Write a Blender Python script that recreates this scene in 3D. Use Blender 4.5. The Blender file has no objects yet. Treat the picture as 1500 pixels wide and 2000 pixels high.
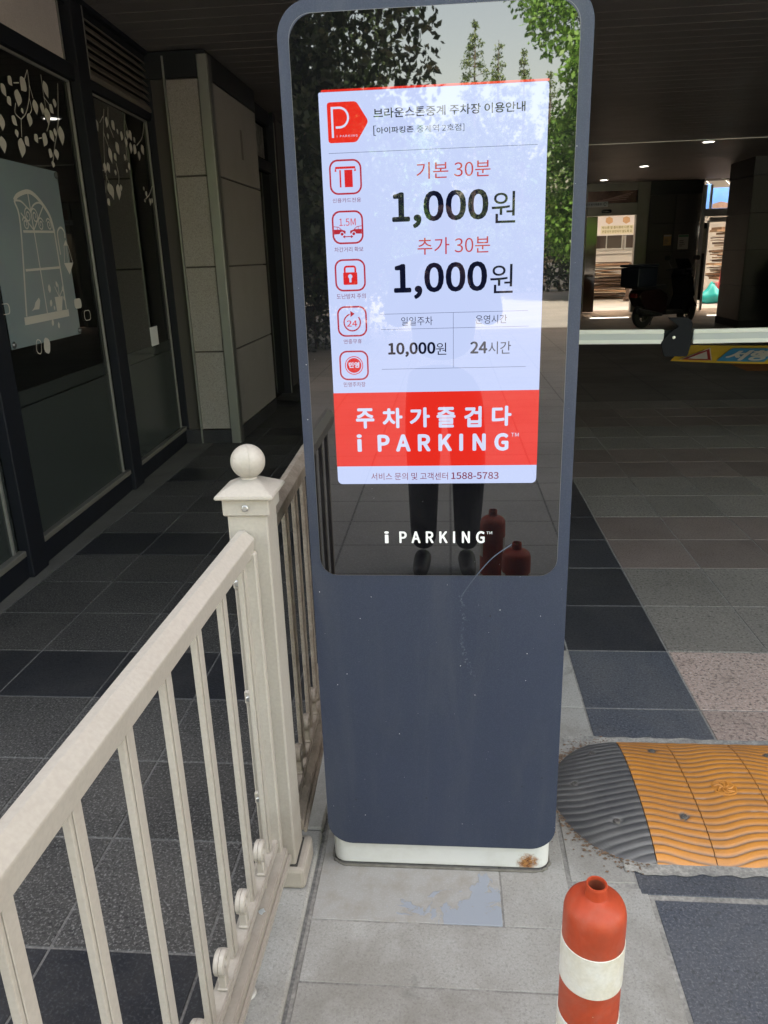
import bpy, bmesh, math, random
import numpy as np
from mathutils import Vector, Matrix

R = math.radians
SC = bpy.context.scene
COL = SC.collection
random.seed(4)
rng = np.random.default_rng(7)

# ------------------------------------------------------------------ camera
CAMM = ((0.9962563, -0.00338727, -0.08638235),
        (0.08085678, -0.31703426, 0.94496109),
        (-0.030587, -0.94840804, -0.31557349))      # columns: right, down, forward
cam = bpy.data.cameras.new("camera")
cam.sensor_fit = 'VERTICAL'
cam.sensor_height = 36.0
cam.lens = 1496.0 / 2000.0 * 36.0
cam.clip_start = 0.02
cam.clip_end = 500
co = bpy.data.objects.new("camera", cam)
COL.objects.link(co)
co.matrix_world = Matrix(((CAMM[0][0], -CAMM[0][1], -CAMM[0][2], 0),
                          (CAMM[1][0], -CAMM[1][1], -CAMM[1][2], 0),
                          (CAMM[2][0], -CAMM[2][1], -CAMM[2][2], 1.5),
                          (0, 0, 0, 1)))
SC.camera = co

# ------------------------------------------------------------------ light
EXPO = 3.6
EM = 1.0 / 2 ** EXPO              # display-level 1.0 for things that give off light
SUN_EL, SUN_AZ = 50.0, 12.0       # the sun stands behind the building
SC.view_settings.view_transform = 'Standard'
SC.view_settings.look = 'None'
SC.view_settings.gamma = 1.0
SC.view_settings.use_curve_mapping = False
SC.view_settings.exposure = EXPO
w = bpy.data.worlds.new("World")
SC.world = w
w.use_nodes = True
nt = w.node_tree
bg = nt.nodes['Background']
sky = nt.nodes.new('ShaderNodeTexSky')
sky.sky_type = 'NISHITA'
sky.sun_disc = False
sky.sun_elevation = R(SUN_EL)
sky.sun_rotation = R(SUN_AZ)
sky.air_density = 1.0
sky.dust_density = 4.0
sky.ozone_density = 0.6
tint = nt.nodes.new('ShaderNodeMix')          # the camera's white balance for open shade
tint.data_type = 'RGBA'
tint.blend_type = 'MULTIPLY'
tint.inputs[0].default_value = 1.0
tint.inputs[7].default_value = (1.31, 1.01, 0.70, 1)
nt.links.new(sky.outputs[0], tint.inputs[6])
nt.links.new(tint.outputs[2], bg.inputs[0])
bg.inputs[1].default_value = 0.15
sl = bpy.data.lights.new("sun", 'SUN')
sl.energy = 5.0
sl.angle = R(0.5)
sl.color = (1.0, 0.93, 0.80)
so = bpy.data.objects.new("sun", sl)
COL.objects.link(so)
sd = Vector((math.sin(R(SUN_AZ)) * math.cos(R(SUN_EL)), math.cos(R(SUN_AZ)) * math.cos(R(SUN_EL)), math.sin(R(SUN_EL))))
so.rotation_euler = sd.to_track_quat('Z', 'Y').to_euler()
so.location = (0, 30, 60)

# ------------------------------------------------------------------ materials
def srgb(r, g, b):
    f = lambda c: (c / 12.92) if c <= 0.04045 else ((c + 0.055) / 1.055) ** 2.4
    return (f(r / 255), f(g / 255), f(b / 255), 1)

def newmat(name):
    m = bpy.data.materials.new(name)
    m.use_nodes = True
    t = m.node_tree
    return m, t, t.nodes['Principled BSDF']

def C4(c):
    return (c[0], c[1], c[2], 1)

def N(t, kind, **kw):
    n = t.nodes.new('ShaderNode' + kind)
    for k, v in kw.items():
        setattr(n, k, v)
    return n

def L(t, a, b):
    t.links.new(a, b)

def pos(t):
    return N(t, 'NewGeometry').outputs['Position']

def noise(t, scale, detail=3, rough=0.55, vec=None, dist=0.0):
    n = N(t, 'TexNoise')
    n.inputs['Scale'].default_value = scale
    n.inputs['Detail'].default_value = detail
    n.inputs['Roughness'].default_value = rough
    n.inputs['Distortion'].default_value = dist
    L(t, vec if vec is not None else pos(t), n.inputs['Vector'])
    return n.outputs['Fac']

def ramp(t, fac, a, b, ca=(0, 0, 0, 1), cb=(1, 1, 1, 1)):
    r = N(t, 'ValToRGB')
    r.color_ramp.elements[0].position = a
    r.color_ramp.elements[1].position = b
    r.color_ramp.elements[0].color = ca
    r.color_ramp.elements[1].color = cb
    L(t, fac, r.inputs[0])
    return r.outputs[0]

def mix(t, fac, a, b, mode='MIX'):
    n = N(t, 'Mix', data_type='RGBA', blend_type=mode)
    for sock, v in ((n.inputs[0], fac), (n.inputs[6], a), (n.inputs[7], b)):
        if hasattr(v, 'is_linked') or hasattr(v, 'links'):
            L(t, v, sock)
        elif sock is n.inputs[0]:
            sock.default_value = v
        else:
            sock.default_value = C4(v)
    return n.outputs[2]

def math_(t, op, a, b=0.0):
    n = N(t, 'Math', operation=op)
    for i, v in enumerate((a, b)):
        if hasattr(v, 'links'):
            L(t, v, n.inputs[i])
        else:
            n.inputs[i].default_value = v
    return n.outputs[0]

def bump(t, bs, h, strength=0.2, dist=0.002):
    b = N(t, 'Bump')
    b.inputs['Strength'].default_value = strength
    b.inputs['Distance'].default_value = dist
    L(t, h, b.inputs['Height'])
    L(t, b.outputs[0], bs.inputs['Normal'])

MATS = {}
def plain(name, col, rough=0.5, metal=0.0, spec=0.5, dirt=0.0, dscale=6.0, fine=0.0, fscale=150.0, dcol=None, bmp=0.0, bscale=300.0, ior=1.5, rand=0.0):
    if name in MATS:
        return MATS[name]
    m, t, b = newmat(name)
    b.inputs['Roughness'].default_value = rough
    b.inputs['Metallic'].default_value = metal
    b.inputs['Specular IOR Level'].default_value = spec
    b.inputs['IOR'].default_value = ior
    c = col
    out = None
    if dirt:
        f = ramp(t, noise(t, dscale, 5, 0.62), 0.38, 0.72)
        d = dcol if dcol else tuple(x * 0.45 for x in col[:3])
        f = math_(t, 'MULTIPLY', f, dirt)
        out = mix(t, f, c, d)
        L(t, math_(t, 'ADD', math_(t, 'MULTIPLY', f, 0.25), rough), b.inputs['Roughness'])
    if fine:
        f = ramp(t, noise(t, fscale, 2, 0.5), 0.35, 0.65)
        f2 = math_(t, 'ADD', math_(t, 'MULTIPLY', f, 2 * fine), 1 - fine)
        v = N(t, 'HueSaturation')
        L(t, f2, v.inputs['Value'])
        if out is not None:
            L(t, out, v.inputs['Color'])
        else:
            v.inputs['Color'].default_value = C4(c)
        out = v.outputs[0]
    if rand:
        oi = N(t, 'ObjectInfo').outputs['Random']
        v = N(t, 'HueSaturation')
        L(t, math_(t, 'ADD', math_(t, 'MULTIPLY', oi, 2 * rand), 1 - rand), v.inputs['Value'])
        if out is not None:
            L(t, out, v.inputs['Color'])
        else:
            v.inputs['Color'].default_value = C4(c)
        out = v.outputs[0]
    if out is not None:
        L(t, out, b.inputs['Base Color'])
    else:
        b.inputs['Base Color'].default_value = C4(c)
    if bmp:
        bump(t, b, noise(t, bscale, 3, 0.6), bmp, 0.002)
    MATS[name] = m
    return m

def granite(name, col, speck, dark, rough=0.55, sscale=260.0, contrast=1.0, dirt=0.35, dirtcol=None, pale=0.0, rand=0.13, dust=0.0):
    """speckled stone: pale and dark crystals, broad stains, fine relief"""
    if name in MATS:
        return MATS[name]
    m, t, b = newmat(name)
    p = pos(t)
    n1 = ramp(t, noise(t, sscale, 2, 0.6, p), 0.52, 0.66)
    n2 = ramp(t, noise(t, sscale * 0.7, 2, 0.6, p, 0.4), 0.50, 0.68)
    c = mix(t, math_(t, 'MULTIPLY', n1, 0.75 * contrast), col, speck)
    c = mix(t, math_(t, 'MULTIPLY', n2, 0.75 * contrast), c, dark)
    st = ramp(t, noise(t, 3.2, 6, 0.65, p, 0.3), 0.42, 0.72)
    dc = dirtcol if dirtcol else tuple(x * 0.55 for x in col[:3])
    c = mix(t, math_(t, 'MULTIPLY', st, dirt), c, dc)
    if pale:
        s2 = ramp(t, noise(t, 7.0, 6, 0.7, p, 0.6), 0.55, 0.75)
        c = mix(t, math_(t, 'MULTIPLY', s2, pale), c, tuple(min(0.5, x * 1.9 + 0.03) for x in col[:3]))
    v = N(t, 'HueSaturation')
    oi = N(t, 'ObjectInfo').outputs['Random']
    L(t, math_(t, 'ADD', math_(t, 'MULTIPLY', oi, 2 * rand), 1 - rand), v.inputs['Value'])
    L(t, c, v.inputs['Color'])
    c = v.outputs[0]
    if dust:                                       # trodden-in dust and dark drips that run across the joints
        d1 = ramp(t, noise(t, 1.7, 6, 0.68, p, 0.7), 0.40, 0.74)
        c = mix(t, math_(t, 'MULTIPLY', d1, dust), c, (0.20, 0.185, 0.165))
        d2 = ramp(t, noise(t, 5.5, 4, 0.6, p, 0.4), 0.63, 0.72)
        c = mix(t, math_(t, 'MULTIPLY', d2, 0.35), c, (0.035, 0.032, 0.028))
        vo = N(t, 'TexVoronoi'); vo.inputs['Scale'].default_value = 4.2; L(t, p, vo.inputs['Vector'])
        gum = math_(t, 'LESS_THAN', vo.outputs['Distance'], math_(t, 'MULTIPLY', noise(t, 9, 2, 0.5, p), 0.055))
        c = mix(t, math_(t, 'MULTIPLY', gum, 0.5), c, (0.04, 0.038, 0.035))
    L(t, c, b.inputs['Base Color'])
    L(t, math_(t, 'ADD', math_(t, 'MULTIPLY', n2, 0.15), rough), b.inputs['Roughness'])
    b.inputs['Specular IOR Level'].default_value = 0.35
    bump(t, b, noise(t, sscale, 3, 0.6, p), 0.25, 0.0012)
    MATS[name] = m
    return m

def emit(name, col, strength, base=(0.0, 0.0, 0.0), rough=0.02, ior=1.75):
    """something that gives off light behind a glossy front"""
    if name in MATS:
        return MATS[name]
    m, t, b = newmat(name)
    b.inputs['Base Color'].default_value = C4(base)
    b.inputs['Emission Color'].default_value = C4(col)
    b.inputs['Emission Strength'].default_value = strength * EM
    b.inputs['Roughness'].default_value = rough
    b.inputs['IOR'].default_value = ior
    MATS[name] = m
    return m

# ------------------------------------------------------------------ object helpers
def tag(o, label=None, cat=None, group=None, kind=None):
    if label: o['label'] = label
    if cat: o['category'] = cat
    if group: o['group'] = group
    if kind: o['kind'] = kind
    return o

def thing(name, label, cat, loc=(0, 0, 0), rotz=0.0, group=None):
    o = bpy.data.objects.new(name, None)
    o.empty_display_size = 0.1
    o.location = loc
    o.rotation_euler = (0, 0, rotz)
    COL.objects.link(o)
    return tag(o, label, cat, group)

def link(name, me, parent=None, loc=(0, 0, 0), rot=(0, 0, 0), scale=(1, 1, 1)):
    o = bpy.data.objects.new(name, me)
    o.location = loc
    o.rotation_euler = rot
    o.scale = scale
    COL.objects.link(o)
    if parent: o.parent = parent
    return o

def finish(bm, name, material, smooth=None):
    me = bpy.data.meshes.new(name)
    bm.normal_update()
    bm.to_mesh(me)
    bm.free()
    mats = material if isinstance(material, (list, tuple)) else [material]
    for m in mats: me.materials.append(m)
    if smooth is not None:
        me.polygons.foreach_set('use_smooth', [True] * len(me.polygons))
        me.set_sharp_from_angle(angle=R(smooth))
    return me

def obj(name, bm, material, parent=None, smooth=None, loc=(0, 0, 0), rot=(0, 0, 0)):
    return link(name, finish(bm, name, material, smooth), parent, loc, rot)

def add_box(bm, x0, x1, y0, y1, z0, z1, bevel=0.0, seg=1, mat=0, M=None):
    vs = [bm.verts.new((x, y, z)) for x in (x0, x1) for y in (y0, y1) for z in (z0, z1)]
    q = [(0, 1, 3, 2), (4, 6, 7, 5), (0, 4, 5, 1), (2, 3, 7, 6), (0, 2, 6, 4), (1, 5, 7, 3)]
    fs = []
    for f in q:
        fc = bm.faces.new([vs[i] for i in f]); fc.material_index = mat; fs.append(fc)
    vv = vs
    if bevel > 0:
        es = list({e for f in fs for e in f.edges})
        r = bmesh.ops.bevel(bm, geom=es, offset=bevel, segments=seg, profile=0.5, affect='EDGES', clamp_overlap=True)
        vv = list({v for f in r['faces'] for v in f.verts} | {v for v in vs if v.is_valid})
        for f in r['faces']: f.material_index = mat
    if M is not None:
        bmesh.ops.transform(bm, matrix=M, verts=[v for v in vv if v.is_valid])
    return vv

def box(*a, **k):
    bm = bmesh.new(); add_box(bm, *a, **k); return bm

def frame_of(d):
    d = Vector(d).normalized()
    up = Vector((0, 0, 1)) if abs(d.z) < 0.95 else Vector((1, 0, 0))
    x = up.cross(d).normalized(); y = d.cross(x)
    return x, y, d

def add_tube(bm, pts, r, n=10, cap=True, mat=0):
    pts = [Vector(p) for p in pts]
    rr = r if isinstance(r, (list, tuple)) else [r] * len(pts)
    rings = []
    for i, p in enumerate(pts):
        d = pts[min(i + 1, len(pts) - 1)] - pts[max(i - 1, 0)]
        x, y, _ = frame_of(d)
        rings.append([bm.verts.new(p + (x * math.cos(2 * math.pi * k / n) + y * math.sin(2 * math.pi * k / n)) * rr[i]) for k in range(n)])
    for a, b in zip(rings, rings[1:]):
        for k in range(n):
            f = bm.faces.new((a[k], a[(k + 1) % n], b[(k + 1) % n], b[k])); f.material_index = mat
    if cap:
        f = bm.faces.new(list(reversed(rings[0]))); f.material_index = mat
        f = bm.faces.new(rings[-1]); f.material_index = mat

def tube(pts, r, n=10, cap=True):
    bm = bmesh.new(); add_tube(bm, pts, r, n, cap); return bm

def add_lathe(bm, prof, n=32, M=None, mat=None):
    """prof: (radius, z) from bottom to top; closed where radius is 0"""
    rings = []
    new = []
    for r_, z in prof:
        if r_ < 1e-6:
            v = bm.verts.new((0, 0, z)); rings.append([v]); new.append(v)
        else:
            ring = [bm.verts.new((r_ * math.cos(2 * math.pi * k / n), r_ * math.sin(2 * math.pi * k / n), z)) for k in range(n)]
            rings.append(ring); new += ring
    for i, (a, b) in enumerate(zip(rings, rings[1:])):
        for k in range(n):
            k2 = (k + 1) % n
            if len(a) == 1 and len(b) == 1: continue
            if len(a) == 1: f = bm.faces.new((a[0], b[k2], b[k]))
            elif len(b) == 1: f = bm.faces.new((a[k], a[k2], b[0]))
            else: f = bm.faces.new((a[k], a[k2], b[k2], b[k]))
            if mat is not None: f.material_index = mat(i) if callable(mat) else mat
    if M is not None: bmesh.ops.transform(bm, matrix=M, verts=new)

def lathe(prof, n=32, M=None):
    bm = bmesh.new(); add_lathe(bm, prof, n, M); return bm

def rrect(x0, x1, z0, z1, r, seg=8):
    """rounded rectangle outline, counter-clockwise seen from -y; r one radius or (bl, br, tr, tl)"""
    rs = r if isinstance(r, (tuple, list)) else (r,) * 4
    out = []
    for (cx, cz, a0), q in zip(((x0, z0, 180), (x1, z0, 270), (x1, z1, 0), (x0, z1, 90)), rs):
        sx = 1 if cx == x0 else -1; sz = 1 if cz == z0 else -1
        for k in range(seg + 1):
            a = R(a0 + 90 * k / seg)
            out.append((cx + sx * q + q * math.cos(a), cz + sz * q + q * math.sin(a)))
    return out

def add_prism(bm, outline, y0, y1, bevel=0.0, mat=0, seg=2):
    """extrude an (x, z) outline along y; y0 is the front (-y side)"""
    a = [bm.verts.new((x, y0, z)) for x, z in outline]
    b = [bm.verts.new((x, y1, z)) for x, z in outline]
    n = len(outline)
    ff = bm.faces.new(a); fb = bm.faces.new(list(reversed(b)))
    fs = [ff, fb]
    for k in range(n):
        fs.append(bm.faces.new((a[k], b[k], b[(k + 1) % n], a[(k + 1) % n])))
    for f in fs: f.material_index = mat
    if bevel:
        es = list(ff.edges)
        bmesh.ops.bevel(bm, geom=es, offset=bevel, segments=seg, profile=0.5, affect='EDGES')

def prism(outline, y0, y1, bevel=0.0, seg=2):
    bm = bmesh.new(); add_prism(bm, outline, y0, y1, bevel, 0, seg)
    bmesh.ops.recalc_face_normals(bm, faces=bm.faces)
    return bm

def flat(outline, y):
    bm = bmesh.new()
    bm.faces.new([bm.verts.new((x, y, z)) for x, z in outline])
    return bm

def add_ringflat(bm, outer, inner, y):
    a = [bm.verts.new((x, y, z)) for x, z in outer]; b = [bm.verts.new((x, y, z)) for x, z in inner]
    n = len(a)
    for k in range(n):
        bm.faces.new((a[k], a[(k + 1) % n], b[(k + 1) % n], b[k]))

def add_stroke(bm, pts, wd, y):
    """flat printed line of width wd through (x, z) points at depth y"""
    pts = [Vector((p[0], p[1])) for p in pts]
    l, r_ = [], []
    for i, p in enumerate(pts):
        d = (pts[min(i + 1, len(pts) - 1)] - pts[max(i - 1, 0)])
        d = d.normalized() if d.length > 1e-9 else Vector((1, 0))
        nrm = Vector((-d.y, d.x)) * wd / 2
        l.append(bm.verts.new((p.x + nrm.x, y, p.y + nrm.y))); r_.append(bm.verts.new((p.x - nrm.x, y, p.y - nrm.y)))
    for i in range(len(pts) - 1):
        bm.faces.new((r_[i], r_[i + 1], l[i + 1], l[i]))

def smooth_line(pts, k=6):
    """Catmull-Rom through the points"""
    P = [Vector(p) for p in pts]
    if len(P) < 3: return P
    P = [P[0] * 2 - P[1]] + P + [P[-1] * 2 - P[-2]]
    out = []
    for i in range(1, len(P) - 2):
        for j in range(k):
            s = j / k
            out.append(0.5 * ((2 * P[i]) + (-P[i - 1] + P[i + 1]) * s + (2 * P[i - 1] - 5 * P[i] + 4 * P[i + 1] - P[i + 2]) * s * s + (-P[i - 1] + 3 * P[i] - 3 * P[i + 1] + P[i + 2]) * s ** 3))
    out.append(P[-2])
    return out

import os
def face(fn):                                     # the sans face that ships with Blender; the built-in one otherwise
    try:
        return bpy.data.fonts.load(os.path.join(bpy.utils.system_resource('DATAFILES'), 'fonts', fn))
    except Exception:
        return None
F_CJK = face('Noto Sans CJK Regular.woff2')
BOLD = {0: 0.0, 1: 0.018, 2: 0.036, 3: 0.030}     # stroke gain as a share of the letter height
def text_mesh(s, bold, x0, z0, x1, z1, y, material, name='lettering', latin=None):
    """flat lettering fitted to a rectangle, facing -y"""
    c = bpy.data.curves.new('txt', 'FONT')
    f = F_CJK
    if f: c.font = f
    c.body = s; c.size = 1; c.resolution_u = 4
    if latin: c.space_character = latin
    o = bpy.data.objects.new('txt', c)
    COL.objects.link(o)
    bpy.context.view_layer.update()
    me = bpy.data.meshes.new_from_object(o.evaluated_get(bpy.context.evaluated_depsgraph_get()))
    bpy.data.objects.remove(o); bpy.data.curves.remove(c)
    n = len(me.vertices)
    a = np.empty(n * 3, np.float32); me.vertices.foreach_get('co', a); a = a.reshape(-1, 3)
    faces = [tuple(q.vertices) for q in me.polygons]
    lo, hi = a.min(0), a.max(0)
    r = BOLD.get(bold, bold) * (z1 - z0)
    x0, x1, z0, z1 = x0 + r, x1 - r, z0 + r, z1 - r
    b = np.empty_like(a)
    b[:, 0] = x0 + (a[:, 0] - lo[0]) / (hi[0] - lo[0]) * (x1 - x0)
    b[:, 1] = y
    b[:, 2] = z0 + (a[:, 1] - lo[1]) / (hi[1] - lo[1]) * (z1 - z0)
    if r > 0:                                      # heavier weights: the outline swept round a small circle
        vv, ff = [], []
        for k in range(9):
            d = np.array([0, -4e-6 * k, 0], np.float32)
            if k: d = d + np.array([r * math.cos(k * math.pi / 4), 0, r * math.sin(k * math.pi / 4)], np.float32)
            vv.append(b + d); ff += [tuple(i + n * k for i in q) for q in faces]
        b = np.concatenate(vv)
    else:
        ff = faces
    bpy.data.meshes.remove(me)
    me = bpy.data.meshes.new(name)
    me.from_pydata(b.tolist(), [], ff)
    me.update()
    me.materials.append(material)
    return me
TEXTS = [
  ('브라운스톤중계 주차장 이용안내', 'navy', 1, -0.112, 1.745, 0.167, 1.762),
  ('[', 'navy', 0, -0.113, 1.716, -0.108, 1.733),
  ('아이파킹존', 'navy', 1, -0.107, 1.719, -0.038, 1.73),
  ('중계역 2호점]', 'navy', 0, -0.032, 1.717, 0.056, 1.73),
  ('기본 30분', 'rose', 0, -0.034, 1.638, 0.105, 1.667),
  ('1,000', 'navy', 3, -0.082, 1.551, 0.102, 1.617),
  ('원', 'navy', 0, 0.108, 1.555, 0.153, 1.611),
  ('추가 30분', 'rose', 0, -0.034, 1.502, 0.106, 1.533),
  ('1,000', 'navy', 3, -0.082, 1.419, 0.101, 1.487),
  ('원', 'navy', 0, 0.107, 1.426, 0.151, 1.48),
  ('일일주차', 'slate', 0, -0.069, 1.368, -0.006, 1.385),
  ('운영시간', 'slate', 0, 0.079, 1.368, 0.141, 1.385),
  ('10,000', 'navy', 2, -0.097, 1.306, -0.001, 1.335),
  ('원', 'navy', 0, 0.0, 1.309, 0.021, 1.333),
  ('24', 'slate', 2, 0.069, 1.31, 0.103, 1.334),
  ('시간', 'slate', 0, 0.105, 1.308, 0.15, 1.333),
  ('신용카드전용', 'maroon', 0, -0.196, 1.602, -0.141, 1.61),
  ('차간거리 확보', 'maroon', 0, -0.197, 1.512, -0.14, 1.521),
  ('도난방지 주의', 'maroon', 0, -0.197, 1.423, -0.139, 1.433),
  ('연중무휴', 'maroon', 0, -0.187, 1.335, -0.15, 1.344),
  ('민영주차장', 'maroon', 0, -0.191, 1.247, -0.146, 1.257),
  ('주', 'white', 2, -0.169, 1.159, -0.13, 1.202),
  ('차', 'white', 2, -0.113, 1.159, -0.071, 1.202),
  ('가', 'white', 2, -0.056, 1.16, -0.014, 1.202),
  ('즐', 'white', 2, 0.0, 1.159, 0.039, 1.202),
  ('겁', 'white', 2, 0.057, 1.159, 0.093, 1.203),
  ('다', 'white', 2, 0.114, 1.161, 0.154, 1.203),
  ('i', 'white', 2, -0.169, 1.109, -0.158, 1.147),
  ('PARKING', 'white', 2, -0.125, 1.108, 0.149, 1.146),
  ('TM', 'white', 0, 0.154, 1.138, 0.17, 1.146),
  ('서비스 문의 및 고객센터', 'maroon', 0, -0.141, 1.046, 0.023, 1.062),
  ('1588-5783', 'maroon', 1, 0.03, 1.047, 0.13, 1.062),
  ('i PARKING', 'white', 0, -0.182, 1.716, -0.143, 1.72),
  ('1.5M', 'red', 0, -0.185, 1.56, -0.153, 1.573),
  ('24', 'red', 1, -0.179, 1.369, -0.158, 1.381),
  ('민영', 'white', 1, -0.179, 1.286, -0.157, 1.298),
]
LOGO= [('i', -0.117, 0.901, -0.107, 0.929), ('PARKING', -0.084, 0.901, 0.102, 0.929), ('TM', 0.106, 0.922, 0.118, 0.928)]
LINES= [(-0.199, 1.69, 0.191, 1.688), (-0.112, 1.391, 0.182, 1.392), (-0.111, 1.361, 0.184, 1.362), (-0.111, 1.281, 0.18, 1.283), (0.035, 1.392, 0.035, 1.283)]
ICONS= [(-0.169, 1.647, 0.062), (-0.169, 1.557, 0.061), (-0.168, 1.468, 0.061), (-0.168, 1.379, 0.06), (-0.168, 1.291, 0.06)]
PENT= [(-0.199, 1.776), (-0.142, 1.775), (-0.122, 1.739), (-0.144, 1.705), (-0.198, 1.707)]
PSTEM= [(-0.189, 1.768), (-0.19, 1.716), (-0.158, 1.747), (-0.184, 1.734)]
SCRATCH=[(0.161, 0.899), (0.118, 0.865), (0.079, 0.816), (0.051, 0.773), (0.056, 0.728), (0.053, 0.664), (0.065, 0.611), (0.08, 0.571)]
LEAF2 = [(0.879, 2.42, 0.915, 2.383), (1.069, 2.445, 1.007, 2.38), (0.79, 2.372, 0.83, 2.318), (0.965, 2.377, 0.945, 2.293), (0.837, 2.322, 0.866, 2.283), (0.975, 2.293, 0.988, 2.265), (0.849, 2.235, 0.897, 2.197), (1.061, 2.282, 1.041, 2.213), (0.873, 2.179, 0.881, 2.139), (0.736, 2.227, 0.728, 2.148), (0.703, 2.125, 0.711, 2.045), (0.918, 2.144, 0.893, 2.046), (0.961, 2.155, 0.997, 2.113), (1.143, 2.363, 1.152, 2.285), (1.234, 2.363, 1.23, 2.3), (1.299, 2.482, 1.335, 2.399), (1.281, 2.346, 1.288, 2.257), (1.33, 2.368, 1.378, 2.329), (1.41, 2.412, 1.406, 2.364), (1.082, 2.185, 1.111, 2.143), (1.222, 2.209, 1.181, 2.135), (1.285, 2.232, 1.327, 2.176), (1.356, 2.253, 1.353, 2.208), (1.437, 2.276, 1.434, 2.17), (1.262, 2.134, 1.236, 2.084), (1.328, 2.142, 1.335, 2.083), (1.267, 2.073, 1.259, 2.036)]
LEAF3 = [(1.921, 2.406, 1.954, 2.307), (2.018, 2.402, 2.036, 2.328), (2.225, 2.447, 2.206, 2.375), (2.31, 2.437, 2.36, 2.38), (2.399, 2.399, 2.417, 2.364), (2.205, 2.345, 2.209, 2.306), (2.494, 2.396, 2.467, 2.33), (2.615, 2.42, 2.6, 2.354), (2.651, 2.425, 2.694, 2.359), (2.743, 2.394, 2.763, 2.353), (2.561, 2.37, 2.555, 2.298), (2.654, 2.346, 2.646, 2.266), (2.758, 2.341, 2.707, 2.273), (2.902, 2.363, 2.936, 2.292), (2.825, 2.309, 2.816, 2.241), (2.343, 2.31, 2.385, 2.229), (2.191, 2.26, 2.221, 2.156), (2.281, 2.231, 2.314, 2.183), (2.503, 2.249, 2.485, 2.205), (2.551, 2.201, 2.577, 2.15), (2.503, 2.153, 2.495, 2.127), (2.08, 2.151, 2.063, 2.083), (2.121, 2.156, 2.155, 2.092), (1.93, 2.08, 1.95, 2.036), (2.26, 2.126, 2.262, 2.088), (2.091, 2.029, 2.11, 1.949), (2.129, 2.025, 2.161, 1.925), (2.278, 2.037, 2.268, 1.932), (2.331, 2.038, 2.335, 1.993), (1.978, 2.013, 1.968, 1.985), (1.965, 1.978, 1.969, 1.939), (2.042, 1.927, 2.073, 1.881), (1.929, 1.91, 1.931, 1.867), (1.961, 1.845, 1.955, 1.804), (2.833, 2.064, 2.842, 2.034), (2.872, 2.033, 2.896, 1.996), (2.823, 1.975, 2.84, 1.953), (2.961, 1.992, 2.952, 1.936), (3.01, 1.996, 3.005, 1.955)]
STEM2= [[(1.119, 2.498), (1.116, 2.434), (1.086, 2.356), (1.023, 2.278), (0.953, 2.236)], [(0.953, 2.236), (0.927, 2.15)], [(1.114, 2.428), (1.137, 2.365)], [(1.282, 2.508), (1.279, 2.395), (1.286, 2.271), (1.247, 2.221)], [(1.274, 2.399), (1.337, 2.367)], [(1.496, 2.506), (1.418, 2.29), (1.33, 2.165), (1.267, 2.067)], [(0.953, 2.236), (0.897, 2.258), (0.921, 2.307)], [(1.069, 2.445), (1.119, 2.498)], [(0.934, 2.401), (0.996, 2.413)], [(1.127, 2.169), (1.17, 2.178)], [(1.088, 2.361), (1.098, 2.311), (1.068, 2.28)]]
STEM3= [[(2.198, 2.489), (2.134, 2.339), (2.082, 2.155), (2.08, 2.075), (2.026, 1.963), (1.961, 1.845)], [(2.281, 2.515), (2.252, 2.415), (2.32, 2.331)], [(2.134, 2.339), (2.191, 2.26)], [(2.611, 2.525), (2.564, 2.434), (2.535, 2.217)], [(2.593, 2.48), (2.636, 2.415)], [(3.045, 2.545), (2.95, 2.422), (2.795, 2.342)], [(2.299, 2.171), (2.322, 2.097), (2.3, 2.039)], [(2.069, 2.074), (2.119, 2.024)], [(3.058, 2.086), (2.957, 2.016), (2.85, 1.977)], [(1.988, 2.086), (2.041, 2.101)], [(2.164, 2.441), (2.088, 2.39)]]
D_arch = [(0.714, 1.83), (0.766, 1.859), (0.875, 1.883), (0.953, 1.872), (1.039, 1.827), (1.103, 1.77), (1.129, 1.692)]
D_left = [(0.714, 1.83), (0.738, 1.716), (0.636, 1.264)]
D_right = [(1.129, 1.692), (1.132, 1.501), (1.129, 1.27)]
D_mid = [(0.878, 1.876), (0.88, 1.694), (0.88, 1.499), (0.879, 1.265)]
D_bar1 = [(0.757, 1.683), (1.129, 1.692)]
D_bar2 = [(0.711, 1.492), (1.132, 1.501)]
D_sill = [(0.608, 1.261), (1.155, 1.268), (1.154, 1.229), (0.604, 1.222)]
D_pot = [(1.001, 1.344), (1.105, 1.344), (1.069, 1.268), (1.003, 1.267)]
D_bird = [(0.807, 1.351), (0.818, 1.335), (0.79, 1.291), (0.739, 1.292), (0.704, 1.287), (0.738, 1.304), (0.759, 1.328)]
D_hook = [(1.165, 1.57), (1.163, 1.648), (1.174, 1.696), (1.221, 1.718), (1.26, 1.698), (1.259, 1.661)]
D_lamp = [(1.262, 1.653), (1.223, 1.62), (1.284, 1.621)]
D_lampl = [(1.23, 1.62), (1.201, 1.527)]
D_lampr = [(1.284, 1.621), (1.316, 1.526)]
D_lampb = [(1.193, 1.524), (1.323, 1.526), (1.249, 1.459)]
D_peb1 = [(1.248, 1.321), (1.351, 1.264)]
D_peb2 = [(1.366, 1.246), (1.463, 1.184)]
D_peb3 = [(0.678, 1.143), (0.748, 1.059)]
D_peb4 = [(0.778, 1.138), (0.842, 1.055)]
D_peb5 = [(0.404, 1.341), (0.475, 1.288)]
D_peb6 = [(0.357, 1.217), (0.38, 1.164)]
D_sc1 = [(0.849, 1.773), (0.828, 1.745)]
D_sc2 = [(0.917, 1.776), (0.918, 1.749)]
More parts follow.
